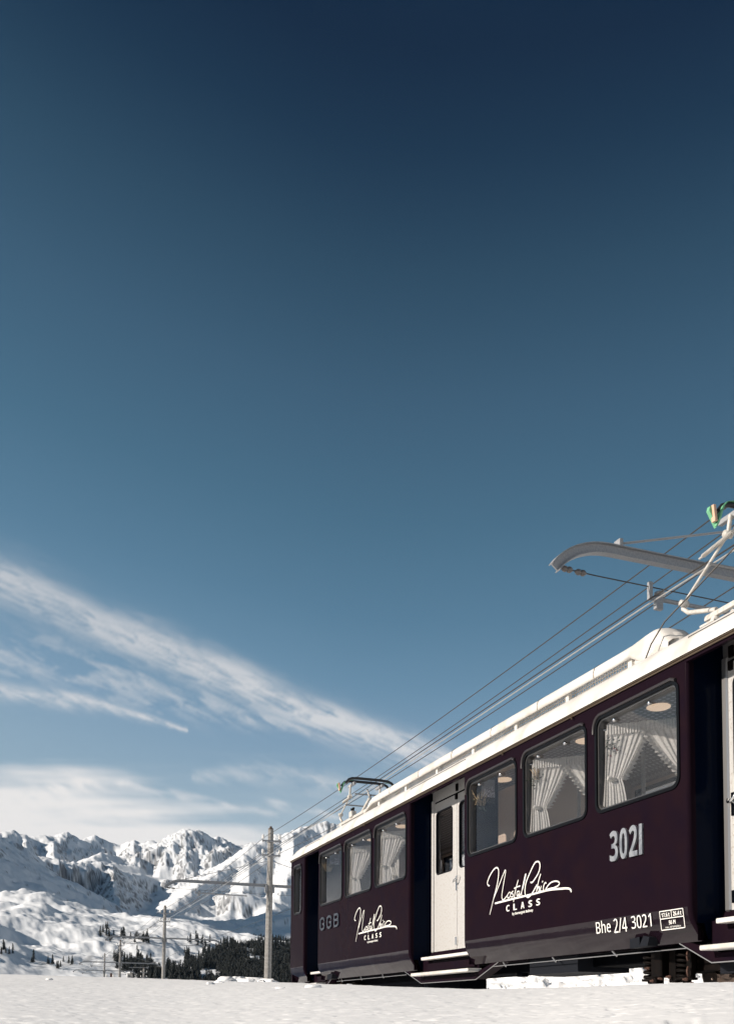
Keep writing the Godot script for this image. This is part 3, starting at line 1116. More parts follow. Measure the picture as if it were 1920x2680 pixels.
func side_panel(st: SurfaceTool, sk: SurfaceTool, x0: float, x1: float, wins: Array, yt: float, yb: float, r0: bool, r1: bool, depth := 0.075) -> void:
	var rad := 0.035
	var a: float = x0 + (rad if r0 else 0.0)
	var b: float = x1 - (rad if r1 else 0.0)
	var rows := [-0.05, yt, yb, -2.16]
	quad(st, Vector3(a, -0.05, 0), Vector3(b, -0.05, 0), Vector3(b, yt, 0), Vector3(a, yt, 0))
	quad(st, Vector3(a, yb, 0), Vector3(b, yb, 0), Vector3(b, -2.16, 0), Vector3(a, -2.16, 0))
	var x := a
	for w in wins + [[b, b]]:
		if w[0] > x + 0.001:
			quad(st, Vector3(x, yt, 0), Vector3(w[0], yt, 0), Vector3(w[0], yb, 0), Vector3(x, yb, 0))
		if w[1] > w[0]:
			var o := rrect(w[0], w[1], yb, yt, 0.11)
			var corners := [Vector3(w[1], yt, 0), Vector3(w[0], yt, 0), Vector3(w[0], yb, 0), Vector3(w[1], yb, 0)]
			for c in 4:
				for k in 7:
					tri(st, corners[c], Vector3(o[c * 8 + k + 1].x, o[c * 8 + k + 1].y, 0), Vector3(o[c * 8 + k].x, o[c * 8 + k].y, 0))
		x = w[1]
	# lower edge rolling under, and the rounded ends turning into the door recess
	sk.set_smooth_group(2)
	for i in range(2, TUCK.size() - 1):
		var p: Vector2 = TUCK[i]
		var q: Vector2 = TUCK[i + 1]
		quad(sk, Vector3(a, p.x, p.y), Vector3(b, p.x, p.y), Vector3(b, q.x, q.y), Vector3(a, q.x, q.y))
	st.set_smooth_group(2)
	for side in 2:
		if (side == 0 and not r0) or (side == 1 and not r1):
			continue
		var strip := []
		for k in 7:
			var t := PI / 2 * k / 6.0
			strip.append(Vector2(sin(t) * rad, cos(t) * rad - rad))
		strip.append(Vector2(rad, -depth))
		for i in TUCK.size() - 1:
			for k in strip.size() - 1:
				var q := []
				for w in [[i, k], [i, k + 1], [i + 1, k + 1], [i + 1, k]]:
					var s: Vector2 = strip[w[1]]
					var z: float = minf(0.0, TUCK[w[0]].y) + s.y if w[1] < strip.size() - 1 else s.y
					q.append(Vector3((b + s.x) if side == 1 else (a - s.x), TUCK[w[0]].x, z))
				quad(st, q[0], q[1], q[2], q[3])
	st.set_smooth_group(-1)
	quad(st, Vector3(a, -2.45, -0.146), Vector3(b, -2.45, -0.146), Vector3(b, -2.45, -0.3), Vector3(a, -2.45, -0.3))


func window(x0: float, x1: float, yt: float, yb: float, knobs := true) -> Node3D:
	var st := tool()
	ring_prism(st, rrect(x0, x1, yb, yt, 0.11), rrect(x0 + 0.032, x1 - 0.032, yb + 0.032, yt - 0.032, 0.085), -0.1, 0.012)
	var w := put("window", st, mats.rubber, car, UPLIFT)
	st = tool()
	ring_prism(st, rrect(x0 + 0.032, x1 - 0.032, yb + 0.032, yt - 0.032, 0.085), rrect(x0 + 0.05, x1 - 0.05, yb + 0.05, yt - 0.05, 0.07), -0.09, -0.006)
	put("frame", st, mats.frame, w)
	st = tool()
	plate(st, PackedVector2Array(rrect(x0 + 0.047, x1 - 0.047, yb + 0.047, yt - 0.047, 0.07)), -0.052, -0.047)
	put("pane", st, mats.glass, w)
	st = tool()
	var hood := [Vector3(x0 - 0.012, yt - 0.16, 0.014)]
	for k in 7:
		var t := PI / 2 * k / 6.0
		hood.append(Vector3(x0 + 0.11 - cos(t) * 0.122, yt - 0.11 + sin(t) * 0.122, 0.014))
	hood.append(Vector3(x1 - 0.1, yt + 0.012, 0.014))
	hood.append(Vector3(x1 - 0.04, yt - 0.012, 0.012))
	tube(st, hood, 0.017, 8)
	put("drip_hood", st, mats.hood, w)
	if knobs:
		for q in [0.22, 0.645]:
			st = tool()
			var at := Vector3(lerpf(x0, x1, q), yt - 0.088, -0.046)
			lathe(st, at, Vector3(0, 0, 1), [Vector2(0.012, 0), Vector2(0.012, 0.012), Vector2(0.02, 0.016), Vector2(0.023, 0.026), Vector2(0.016, 0.036), Vector2(0, 0.04)], 12)
			put("knob", st, mats.chrome, w)
	return w


func door_leaf(x0: float, x1: float, z: float) -> void:
	var yt := -0.062
	var yb := -2.19
	var wx0 := x0 + 0.06
	var wx1 := x1 - 0.13
	if x1 - x0 < 0.6:
		wx1 = x1 - 0.06
	var st := tool()
	var o := rrect(wx0, wx1, -1.1, -0.185, 0.075)
	# leaf built round its window
	for q in [[x0, x1, yt, -0.185], [x0, x1, -1.1, yb], [x0, wx0, -0.185, -1.1], [wx1, x1, -0.185, -1.1]]:
		quad(st, Vector3(q[0], q[2], z), Vector3(q[1], q[2], z), Vector3(q[1], q[3], z), Vector3(q[0], q[3], z))
		quad(st, Vector3(q[0], q[2], z - 0.04), Vector3(q[0], q[3], z - 0.04), Vector3(q[1], q[3], z - 0.04), Vector3(q[1], q[2], z - 0.04))
	for q in [[x0, yt, yb], [x1, yt, yb]]:
		quad(st, Vector3(q[0], q[1], z), Vector3(q[0], q[2], z), Vector3(q[0], q[2], z - 0.04), Vector3(q[0], q[1], z - 0.04))
	var corners := [Vector3(wx1, -0.185, z), Vector3(wx0, -0.185, z), Vector3(wx0, -1.1, z), Vector3(wx1, -1.1, z)]
	for c in 4:
		for k in 7:
			tri(st, corners[c], Vector3(o[c * 8 + k + 1].x, o[c * 8 + k + 1].y, z), Vector3(o[c * 8 + k].x, o[c * 8 + k].y, z))
	var d := put("door", st, mats.door, car, UPLIFT)
	st = tool()
	ring_prism(st, o, rrect(wx0 + 0.014, wx1 - 0.014, -1.086, -0.199, 0.065), z - 0.038, z + 0.004)
	put("window_seal", st, mats.grey_box, d)
	st = tool()
	plate(st, PackedVector2Array(rrect(wx0 + 0.012, wx1 - 0.012, -1.088, -0.197, 0.065)), z - 0.022, z - 0.018)
	put("pane", st, mats.glass, d)
	st = tool()
	for k in 24:      # rivets down the edges
		var y := -1.22 - (k % 12) * 0.08
		lathe(st, Vector3(x0 + 0.035 if k < 12 else x1 - 0.05, y, z), Vector3(0, 0, 1), [Vector2(0.005, 0), Vector2(0.004, 0.002), Vector2(0, 0.003)], 6)
	put("rivets", st, mats.alu, d)


func step_set(x0: float, x1: float, up0: float, up1: float, lo0: float, lo1: float, ap: Array) -> void:
	var st := tool()
	box(st, Vector3((up0 + up1) * 0.5, -2.3, -0.2), Vector3(up1 - up0, 0.042, 0.2), Basis(), 0.006)
	put("step", st, mats.white, car, UPLIFT)
	st = tool()
	box(st, Vector3((lo0 + lo1) * 0.5, -2.522, -0.1), Vector3(lo1 - lo0, 0.042, 0.2), Basis(), 0.008)
	put("step", st, mats.white, car, UPLIFT)
	st = tool()
	quad(st, Vector3(x0, -2.28, -0.215), Vector3(x1, -2.28, -0.215), Vector3(x1, -2.63, -0.215), Vector3(x0, -2.63, -0.215))
	quad(st, Vector3(x0, -2.19, -0.34), Vector3(x1, -2.19, -0.34), Vector3(x1, -2.3, -0.3), Vector3(x0, -2.3, -0.3))
	box(st, Vector3((x0 + x1) * 0.5 + 0.1, -2.42, -0.19), Vector3(x1 - x0 - 0.3, 0.1, 0.03))
	put("riser", st, mats.paint, car, UPLIFT)
	st = tool()
	plate(st, PackedVector2Array([Vector2(ap[0], -2.448), Vector2(ap[1], -2.635), Vector2(ap[2], -2.635), Vector2(ap[3], -2.448), Vector2(ap[3] - 0.1, -2.44), Vector2(ap[2] - 0.02, -2.56), Vector2(ap[1] + 0.1, -2.56), Vector2(ap[0] + 0.1, -2.44)]), -0.3, -0.15)
	put("apron", st, mats.paint, car, UPLIFT)
	st = tool()
	tube(st, [Vector3(ap[0], -2.452, -0.145), Vector3(ap[1], -2.64, -0.145), Vector3(ap[2], -2.64, -0.145), Vector3(ap[3], -2.452, -0.145)], 0.006, 5)
	put("apron_lip", st, mats.alu, car, UPLIFT)


func recess(x0: float, x1: float) -> void:
	# the niche that the doors stand in
	var st := tool()
	var z := -0.385
	quad(st, Vector3(x0, 0.17, -0.02), Vector3(x1, 0.17, -0.02), Vector3(x1, 0.17, z), Vector3(x0, 0.17, z))
	for x in [x0, x1]:
		quad(st, Vector3(x, 0.17, -0.02), Vector3(x, 0.17, z), Vector3(x, -0.05, z), Vector3(x, -0.05, -0.02))
		quad(st, Vector3(x, -0.05, -0.075), Vector3(x, -0.05, z), Vector3(x, -2.3, z), Vector3(x, -2.3, -0.075))
		quad(st, Vector3(x, -2.3, -0.14), Vector3(x, -2.3, z), Vector3(x, -2.44, z), Vector3(x, -2.44, -0.18))
		var i: float = x + (0.12 if x == x0 else -0.12)
		quad(st, Vector3(x, 0.17, z), Vector3(i, 0.17, z), Vector3(i, -2.3, z), Vector3(x, -2.3, z))
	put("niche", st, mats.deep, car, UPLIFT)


func car_shell() -> void:
	var w_left := [[1.963, 3.24], [3.384, 4.684], [4.826, 6.126]]
	var w_right := [[8.126, 9.412], [9.556, 10.856], [11.0, 12.302]]
	var yt := -0.1538
	var yb := -1.1204
	for far in [false, true]:
		for q in [[0.0, 0.93, [[0.235, 0.765]], false, true], [1.829, 6.226, w_left, true, true], [8.012, 12.404, w_right, true, true], [13.31, 14.24, [[13.475, 14.005]], true, false]]:
			var st := tool()
			var sk := tool()
			side_panel(st, sk, q[0], q[1], q[2], -0.05 if far else yt, yb, q[3], q[4])
			var p := put("side_panel", st, mats.paint, car, UPLIFT)
			put("skirt", sk, mats.skirt, p)
			var st2 := tool()
			side_lining(st2, q[0], q[1], q[2], -0.05 if far else yt, yb)
			var l := put("side_lining", st2, mats.tan, car, UPLIFT)
			for wn in q[2]:
				var wnode := window(wn[0], wn[1], yt + (0.1 if far else 0.0), yb, wn[1] - wn[0] > 1.0)
				if far:
					turn(wnode)
			if far:
				turn(p)
				turn(l)
	# eaves rail over doors and panels, and the gutter beneath the roof
	for far in [false, true]:
		var st := tool()
		box(st, Vector3(7.12, -0.025, -0.02), Vector3(14.24, 0.05, 0.04), Basis(), 0.002)
		var p := put("cantrail", st, mats.paint, car, UPLIFT)
		var st2 := tool()
		box(st2, Vector3(7.12, 0.0, 0.012), Vector3(14.26, 0.012, 0.03), Basis(), 0.004)
		tube(st2, [Vector3(-0.01, -0.016, 0.012), Vector3(14.25, -0.016, 0.012)], 0.009, 6)
		var g := put("gutter", st2, mats.bronze, car, UPLIFT)
		if far:
			turn(p)
			turn(g)
	for q in [[0.93, 1.829], [6.226, 8.012], [12.404, 13.31]]:
		recess(q[0], q[1])
	# roof
	var half := [Vector2(0.036, 0.006), Vector2(0.036, 0.03), Vector2(0.03, 0.06), Vector2(0.008, 0.115), Vector2(-0.04, 0.182), Vector2(-0.1, 0.234), Vector2(-0.18, 0.28), Vector2(-0.3, 0.326), Vector2(-0.5, 0.38), Vector2(-0.75, 0.425), Vector2(-1.0, 0.452), Vector2(-1.3, 0.462)]
	var prof := half.duplicate()
	for i in range(half.size() - 2, -1, -1):
		prof.append(Vector2(-2.6 - half[i].x, half[i].y))
	var xs := []
	for k in 9:
		xs.append(-0.02 + 0.34 * (1.0 - cos(PI / 2 * k / 8.0)))
	for k in range(1, 24):
		xs.append(0.32 + 13.6 * k / 24.0)
	for k in 9:
		xs.append(13.92 + 0.34 * sin(PI / 2 * k / 8.0))
	var st := tool()
	st.set_smooth_group(1)
	for i in xs.size() - 1:
		for k in prof.size() - 1:
			var q := []
			for w in [[i, k], [i, k + 1], [i + 1, k + 1], [i + 1, k]]:
				var x: float = xs[w[0]]
				var t: float = clampf(minf(x + 0.02, 14.26 - x) / 0.34, 0, 1)
				var s := sqrt(1.0 - (1.0 - t) * (1.0 - t))
				var p: Vector2 = prof[w[1]]
				q.append(Vector3(x, 0.006 + (p.y - 0.006) * s, p.x))
			quad(st, q[0], q[1], q[2], q[3])
	put("roof", st, mats.white, car, UPLIFT)
	# ends, floor, ceiling
	for x in [0.0, 14.24]:
		st = tool()
		box(st, Vector3(x + (0.03 if x < 1 else -0.03), -1.2, -1.3), Vector3(0.056, 2.5, 2.55))
		put("end_wall", st, mats.paint, car, UPLIFT)
	st = tool()
	box(st, Vector3(7.12, -2.3, -1.3), Vector3(14.1, 0.14, 1.84))
	put("floor", st, mats.floor, car, UPLIFT)
	st = tool()
	box(st, Vector3(7.12, -2.42, -1.3), Vector3(14.1, 0.06, 2.0))
	put("underframe", st, mats.black, car, UPLIFT)
	st = tool()
	var arch := [Vector2(-0.1, 0.0), Vector2(-0.16, 0.07), Vector2(-0.3, 0.13), Vector2(-0.6, 0.18), Vector2(-1.0, 0.205), Vector2(-1.3, 0.21), Vector2(-1.6, 0.205), Vector2(-2.0, 0.18), Vector2(-2.3, 0.13), Vector2(-2.44, 0.07), Vector2(-2.5, 0.0)]
	st.set_smooth_group(1)
	for k in arch.size() - 1:
		var a: Vector2 = arch[k]
		var b: Vector2 = arch[k + 1]
		quad(st, Vector3(0.06, a.y, a.x), Vector3(14.18, a.y, a.x), Vector3(14.18, b.y, b.x), Vector3(0.06, b.y, b.x))
	put("ceiling", st, mats.ceil, car, UPLIFT)


func turn(o: Node3D) -> void:     # to the other side of the car
	o.transform = Transform3D(Basis(Vector3.UP, PI), Vector3(14.24, RAIL, -2.6))


func side_lining(st: SurfaceTool, x0: float, x1: float, wins: Array, yt: float, yb: float) -> void:
	var z := -0.1
	var x := x0
	for q in [[0.02, yt], [yb, -2.3]]:
		quad(st, Vector3(x0, q[0], z), Vector3(x1, q[0], z), Vector3(x1, q[1], z), Vector3(x0, q[1], z))
	for w in wins + [[x1, x1]]:
		if w[0] > x:
			quad(st, Vector3(x, yt, z), Vector3(w[0], yt, z), Vector3(w[0], yb, z), Vector3(x, yb, z))
		x = w[1]


func rail_car() -> void:
	car = thing("rail_car", "dark maroon electric rail car with white roof and lace curtains", "train")
	car.transform = Transform3D(CAR_BASIS.orthonormalized(), CAR_AT - CAR_BASIS.y * RAIL)
	car_shell()
	# doors
	door_leaf(6.342, 7.096, -0.34)
	door_leaf(7.104, 7.93, -0.34)
	door_leaf(12.51, 13.24, -0.34)
	door_leaf(0.99, 1.74, -0.34)
	for q in [[6.262, 7.98], [12.44, 13.28], [0.96, 1.8]]:
		var st := tool()
		for x in [q[0] + 0.04, q[1] - 0.03]:
			box(st, Vector3(x, -1.1, -0.352), Vector3(0.07, 2.2, 0.06), Basis(), 0.012)
		box(st, Vector3((q[0] + q[1]) * 0.5, 0.068, -0.362), Vector3(q[1] - q[0], 0.2, 0.03), Basis(), 0.005)
		put("door_frame", st, mats.door if q[0] > 5 and q[0] < 8 else mats.alu, car, UPLIFT)
		st = tool()
		box(st, Vector3((q[0] + q[1]) * 0.5, -0.045, -0.365), Vector3(q[1] - q[0] - 0.16, 0.03, 0.02))
		put("door_gap", st, mats.black, car, UPLIFT)
		for x in ([7.1] if q[0] > 5 and q[0] < 8 else [(q[0] + q[1]) * 0.5, q[0] + 0.12]):
			st = tool()
			box(st, Vector3(x, 0.03, -0.34), Vector3(0.05, 0.1, 0.03))
			box(st, Vector3(x, -0.095, -0.33), Vector3(0.045, 0.08, 0.03))
			put("door_hinge", st, mats.iron, car, UPLIFT)
	for x in [7.1, 12.56]:
		var st := tool()
		box(st, Vector3(x, -1.29, -0.334), Vector3(0.045, 0.2, 0.012))
		box(st, Vector3(x, -2.08, -0.33), Vector3(0.045, 0.11, 0.02))
		var h := put("door_handle", st, mats.chrome, car, UPLIFT)
		st = tool()
		tube(st, arc_pts(Vector3(x - 0.05, -1.24, -0.32), Vector3(x + 0.02, -1.34, -0.24), Vector3(x + 0.1, -1.2, -0.3)), 0.011, 8)
		put("grip", st, mats.chrome, h)
	step_set(6.226, 8.012, 6.42, 7.99, 6.28, 8.13, [5.72, 6.33, 8.06, 8.66])
	step_set(12.404, 13.31, 12.6, 13.29, 12.51, 13.42, [12.07, 12.49, 13.26, 13.75])
	step_set(0.93, 1.829, 1.06, 1.8, 0.9, 1.75, [0.5, 0.96, 1.75, 2.2])
	fittings()
	lettering()
	cabin()
	pantograph(Vector3(0, 0, 0), [Vector2(0.56, 0.74), Vector2(0.58, 0.92), Vector2(1.13, 1.17), Vector2(1.17, 1.34), 1.45, Vector2(2.1, 0.96), Vector2(1.62, 0.7), Vector2(1.3, 1.29)], -0.85)
	pantograph(Vector3(0, 0, 0), [Vector2(11.77, 0.70), Vector2(11.42, 0.96), Vector2(12.06, 1.364), Vector2(12.1, 1.5), 1.58, Vector2(13.05, 1.1), Vector2(12.5, 0.72), Vector2(12.2, 1.45)], -0.75)
	bogie(11.95)
	bogie(2.3)


func pantograph(at: Vector3, p: Array, z: float) -> void:
	# p: base, lower joint, arm top, head post, head height, elbow, foot of the lower arm, upper arm end (along the car, height)
	var zr := z - 0.62
	var zm := (z + zr) * 0.5
	var b: Vector2 = p[0]
	var j: Vector2 = p[1]
	var t: Vector2 = p[2]
	var h: Vector2 = p[3]
	var head: float = p[4]
	var e: Vector2 = p[5]
	var f: Vector2 = p[6]
	var u: Vector2 = p[7]
	var first: bool = p[0].x < 5.0
	var st := tool()
	for zz in [z, zr]:
		bar(st, Vector3(b.x - 0.03, b.y - 0.02, zz), Vector3(b.x + (1.7 if first else 2.3), b.y - 0.02, zz), 0.045, 0.05)
	bar(st, Vector3(b.x + 0.9, b.y - 0.02, z), Vector3(b.x + 0.9, b.y - 0.02, zr), 0.06, 0.06)
	for q in [0.1, 1.5]:
		for zz in [z, zr]:
			lathe(st, Vector3(b.x + q, 0.38, zz), Vector3.UP, [Vector2(0.07, 0.0), Vector2(0.07, 0.05), Vector2(0.045, 0.07), Vector2(0.06, 0.12), Vector2(0.045, 0.16), Vector2(0.06, 0.2), Vector2(0.03, b.y - 0.4)], 10)
	var root := put("pantograph", st, mats.pole_white, car, UPLIFT + at)
	for s in 2:
		var zz: float = z if s == 0 else zr
		st = tool()
		tube(st, [Vector3(b.x + 0.12, b.y + 0.02, zz), Vector3(lerpf(b.x, j.x, 0.8), lerpf(b.y, j.y, 0.55), zz), Vector3(j.x - 0.01, j.y - 0.05, zz), Vector3(j.x, j.y + 0.02, zz)], 0.023, 10)
		put("lower_tube", st, mats.pole_white, root)
		st = tool()
		tube(st, [Vector3(j.x, j.y, zz), Vector3(t.x, t.y, zz)], 0.0145, 8)
		put("thin_arm", st, mats.pole_white, root)
		st = tool()
		lathe(st, Vector3(j.x, j.y, zz - 0.04), Vector3(0, 0, 1), [Vector2(0, 0), Vector2(0.034, 0), Vector2(0.034, 0.08), Vector2(0, 0.08)], 10)
		put("joint", st, mats.pole_white, root)
		st = tool()
		lathe(st, Vector3(t.x, t.y, zz - 0.04), Vector3(0, 0, 1), [Vector2(0, 0), Vector2(0.035, 0), Vector2(0.035, 0.08), Vector2(0, 0.08)], 10)
		put("joint", st, mats.pole_white, root)
		st = tool()
		tube(st, [Vector3(t.x, t.y - 0.02, zz), Vector3(h.x, head - 0.05, zz)], 0.021, 8, 0.02)
		put("head_post", st, mats.pole_white, root)
		# coil spring lying along the arm
		st = tool()
		var s0 := Vector3(lerpf(j.x, t.x, 0.62) - 0.06, lerpf(j.y, t.y, 0.8), zz + 0.04)
		var s1 := Vector3(t.x + 0.1, t.y - 0.03, zz + 0.03)
		var d := (s1 - s0).normalized()
		var sx := d.cross(Vector3(0, 0, 1)).normalized()
		var coil := []
		for k in 201:
			var a := TAU * k / 8.0
			coil.append(s0.lerp(s1, k / 200.0) + (sx * cos(a) + Vector3(0, 0, 1) * sin(a)) * 0.017)
		tube(st, coil, 0.0055, 5)
		tube(st, [s0 - d * 0.05, s0.lerp(s1, 0.5), s1 + d * 0.05], 0.01, 6)
		put("spring", st, mats.pole_white, root)
		st = tool()
		tube(st, arc_pts(s1, s1 + Vector3(0.05, 0.09, 0), s1 + Vector3(0.11, -0.01, 0)), 0.01, 6)
		put("hook", st, mats.pole_white, root)
	for q in [[lerpf(j.x, t.x, 0.62), lerpf(j.y, t.y, 0.62) - 0.02], [t.x + 0.35, t.y - 0.01]]:
		st = tool()
		tube(st, [Vector3(q[0], q[1], z + 0.02), Vector3(q[0], q[1], zr - 0.02)], 0.014, 8)
		put("cross_tube", st, mats.zinc, root)
	st = tool()
	tube(st, [Vector3(f.x, f.y, z - 0.04), Vector3(e.x, e.y, z - 0.06)], 0.03, 10, 0.024)
	put("lower_arm", st, mats.pole_white, root)
	st = tool()
	tube(st, [Vector3(e.x, e.y, z - 0.06), Vector3(u.x, u.y, zm), Vector3(u.x - 0.02, u.y + 0.02, zm)], 0.017, 8)
	put("upper_arm", st, mats.pole_white, root)
	st = tool()
	tube(st, [Vector3(f.x - 0.08, f.y, z - 0.2), Vector3(e.x - 0.02, e.y + 0.02, z - 0.2)], 0.014, 6)
	put("push_rod", st, mats.iron, root)
	st = tool()
	tube(st, arc_pts(Vector3(e.x, e.y + 0.02, z - 0.05), Vector3(e.x + 0.16, e.y + 0.1, z - 0.05), Vector3(e.x + 0.06, e.y - 0.1, z - 0.05)), 0.008, 6)
	put("cable_loop", st, mats.wire, root)
	st = tool()
	box(st, Vector3(b.x + 0.75, b.y + 0.05, z), Vector3(0.16, 0.12, 0.1))
	box(st, Vector3(b.x + 0.1, b.y - 0.12, z + 0.02), Vector3(0.2, 0.02, 0.16))
	put("bracket", st, mats.pole_white, root)
	for q in [0.7, 0.8]:
		st = tool()
		lathe(st, Vector3(b.x + q, b.y + 0.1, z), Vector3.UP, [Vector2(0.018, 0), Vector2(0.018, 0.05), Vector2(0.026, 0.055), Vector2(0.026, 0.075), Vector2(0, 0.08)], 8)
		put("bolt", st, mats.iron, root)
	# collector head: two bars with drooping ends
	for k in 2:
		var x := h.x + (0.06 if k == 0 else 0.32)
		st = tool()
		var path := []
		for q in [[0.3, -0.1], [0.2, -0.02], [0.1, 0.005], [-0.2, 0.01], [-0.85, 0.01], [-1.05, 0.0], [-1.15, -0.03], [-1.25, -0.1]]:
			path.append(Vector3(x, head + q[1], zm + 0.32 + q[0] * 0.65))
		tube(st, path, 0.026, 8)
		box(st, Vector3(x, head + 0.02, zm + 0.06), Vector3(0.055, 0.026, 0.55))
		put("contact_strip", st, mats.dark_bar, root)
	for q in [0.28, -0.3]:
		st = tool()
		box(st, Vector3(h.x, head - 0.045, zm + q), Vector3(0.36, 0.05, 0.05))
		put("head_clamp", st, mats.zinc, root)
	# green insulating horns with pale pads
	for s in [1.0, -1.0]:
		for k in [0.08]:
			st = tool()
			var zz: float = zm + (0.4 if s > 0 else -0.5)
			var hx: float = h.x + k
			var spine := [Vector2(-0.12, 0.025), Vector2(-0.04, 0.03), Vector2(0.02, 0.012), Vector2(0.07, -0.04), Vector2(0.1, -0.1), Vector2(0.115, -0.16), Vector2(0.14, -0.235)]
			var wide := [0.03, 0.03, 0.036, 0.055, 0.07, 0.06, 0.025]
			var rows := []
			for i in 7:
				var p2: Vector2 = spine[i]
				var c2 := Vector3(hx, head + p2.y, zz + s * p2.x)
				var th := Vector3(0, 0.35, -s) * 0.011
				var wv := Vector3(wide[i] * 0.5, 0, 0)
				rows.append([c2 - wv - th, c2 + wv - th, c2 + wv + th, c2 - wv + th])
			for i in 6:
				for q4 in 4:
					quad(st, rows[i][q4], rows[i + 1][q4], rows[i + 1][(q4 + 1) % 4], rows[i][(q4 + 1) % 4])
			quad(st, rows[6][0], rows[6][1], rows[6][2], rows[6][3])
			# the upturned cheek behind the pad
			plate(st, PackedVector2Array([Vector2(s * 0.13, -0.24), Vector2(s * 0.215, -0.1), Vector2(s * 0.205, -0.06), Vector2(s * 0.165, -0.045)]), -0.02, 0.02, Transform3D(Basis(Vector3(0, 0, 1), Vector3.UP, Vector3.RIGHT), Vector3(hx - 0.02, head, zz)))
			var horn := put("horn", st, mats.green, root)
			st = tool()
			box(st, Vector3(hx + 0.004, head - 0.125, zz + s * 0.168), Vector3(0.05, 0.15, 0.03), Basis(Vector3.RIGHT, s * 0.12))
			put("horn_pad", st, mats.peach, horn)


func bogie(x: float) -> void:
	var st := tool()
	for zz in [-0.52, -2.08]:
		box(st, Vector3(x + (0.7 if x > 7.0 else -0.7), -2.62, zz), Vector3(2.6, 0.14, 0.12))
		box(st, Vector3(x - 0.1, -2.5, zz), Vector3(0.9, 0.16, 0.14))
	box(st, Vector3(x, -2.62, -1.3), Vector3(0.3, 0.16, 1.6))
	box(st, Vector3(x - 0.15, -2.84, -0.46), Vector3(0.75, 0.1, 0.05))
	var root := put("bogie", st, mats.iron, car, UPLIFT)
	for s in [0.2, 2.0]:
		st = tool()
		var wx: float = x + (s if x > 7.0 else -s)
		lathe(st, Vector3(wx, -2.66, -1.3), Vector3(0, 0, 1), [Vector2(0.06, -0.8), Vector2(0.06, 0.8)], 10)
		var axle := put("axle", st, mats.iron, root)
		for zz in [-0.62, -1.98]:
			st = tool()
			lathe(st, Vector3(wx, -2.66, zz), Vector3(0, 0, 1 if zz > -1.0 else -1), [Vector2(0.05, -0.06), Vector2(0.28, -0.06), Vector2(0.325, -0.06), Vector2(0.33, -0.04), Vector2(0.31, 0.0), Vector2(0.31, 0.06), Vector2(0.27, 0.065), Vector2(0.25, 0.02), Vector2(0.1, 0.03), Vector2(0.09, 0.09), Vector2(0, 0.09)], 28)
			put("wheel", st, mats.tread if zz > -1 else mats.iron, axle)
	for s in [-0.62, -0.12, 0.6]:
		st = tool()
		var coil := []
		for k in 61:
			var a := TAU * k / 12.0
			coil.append(Vector3(x + s + cos(a) * 0.072, -2.735 + 0.24 * k / 60.0, -0.4 + sin(a) * 0.072))
		tube(st, coil, 0.018, 6)
		put("coil_spring", st, mats.iron, root)
		st = tool()
		lathe(st, Vector3(x + s, -2.76, -0.4), Vector3.UP, [Vector2(0, 0), Vector2(0.1, 0), Vector2(0.1, 0.022), Vector2(0, 0.024)], 12)
		lathe(st, Vector3(x + s, -2.84, -0.4), Vector3.UP, [Vector2(0, 0), Vector2(0.035, 0), Vector2(0.035, 0.06), Vector2(0.05, 0.06), Vector2(0.05, 0.08)], 6)
		put("spring_seat", st, mats.iron, root)
	for q in [[-0.42, -2.6, -0.36, 0.16, 0.26, 0.14], [-0.26, -2.63, -0.4, 0.1, 0.3, 0.1], [0.0, -2.62, -0.36, 0.07, 0.28, 0.05], [-0.5, -2.76, -0.36, 0.1, 0.1, 0.1]]:
		st = tool()
		box(st, Vector3(x + q[0], q[1], q[2]), Vector3(q[3], q[4], q[5]))
		put("axle_box", st, mats.iron, root)
	for q in [[-0.58, -2.64], [-0.5, -2.76], [-0.38, -2.74], [-0.26, -2.73], [-0.02, -2.76], [0.06, -2.8]]:
		st = tool()
		lathe(st, Vector3(x + q[0], q[1], -0.33), Vector3(0, 0, 1), [Vector2(0.018, 0), Vector2(0.018, 0.02), Vector2(0.01, 0.024), Vector2(0.01, 0.045), Vector2(0, 0.045)], 6)
		put("bolt", st, mats.rust, root)
	for q in [-2.55, -2.69]:
		st = tool()
		tube(st, arc_pts(Vector3(x + 0.02, q + 0.04, -0.31), Vector3(x + 0.05, q, -0.27), Vector3(x + 0.02, q - 0.04, -0.31)), 0.01, 6)
		put("ring", st, mats.rust, root)
	st = tool()
	box(st, Vector3(x + 0.62, -2.68, -0.4), Vector3(0.34, 0.1, 0.2))
	put("sand_box", st, mats.grey_box, root)


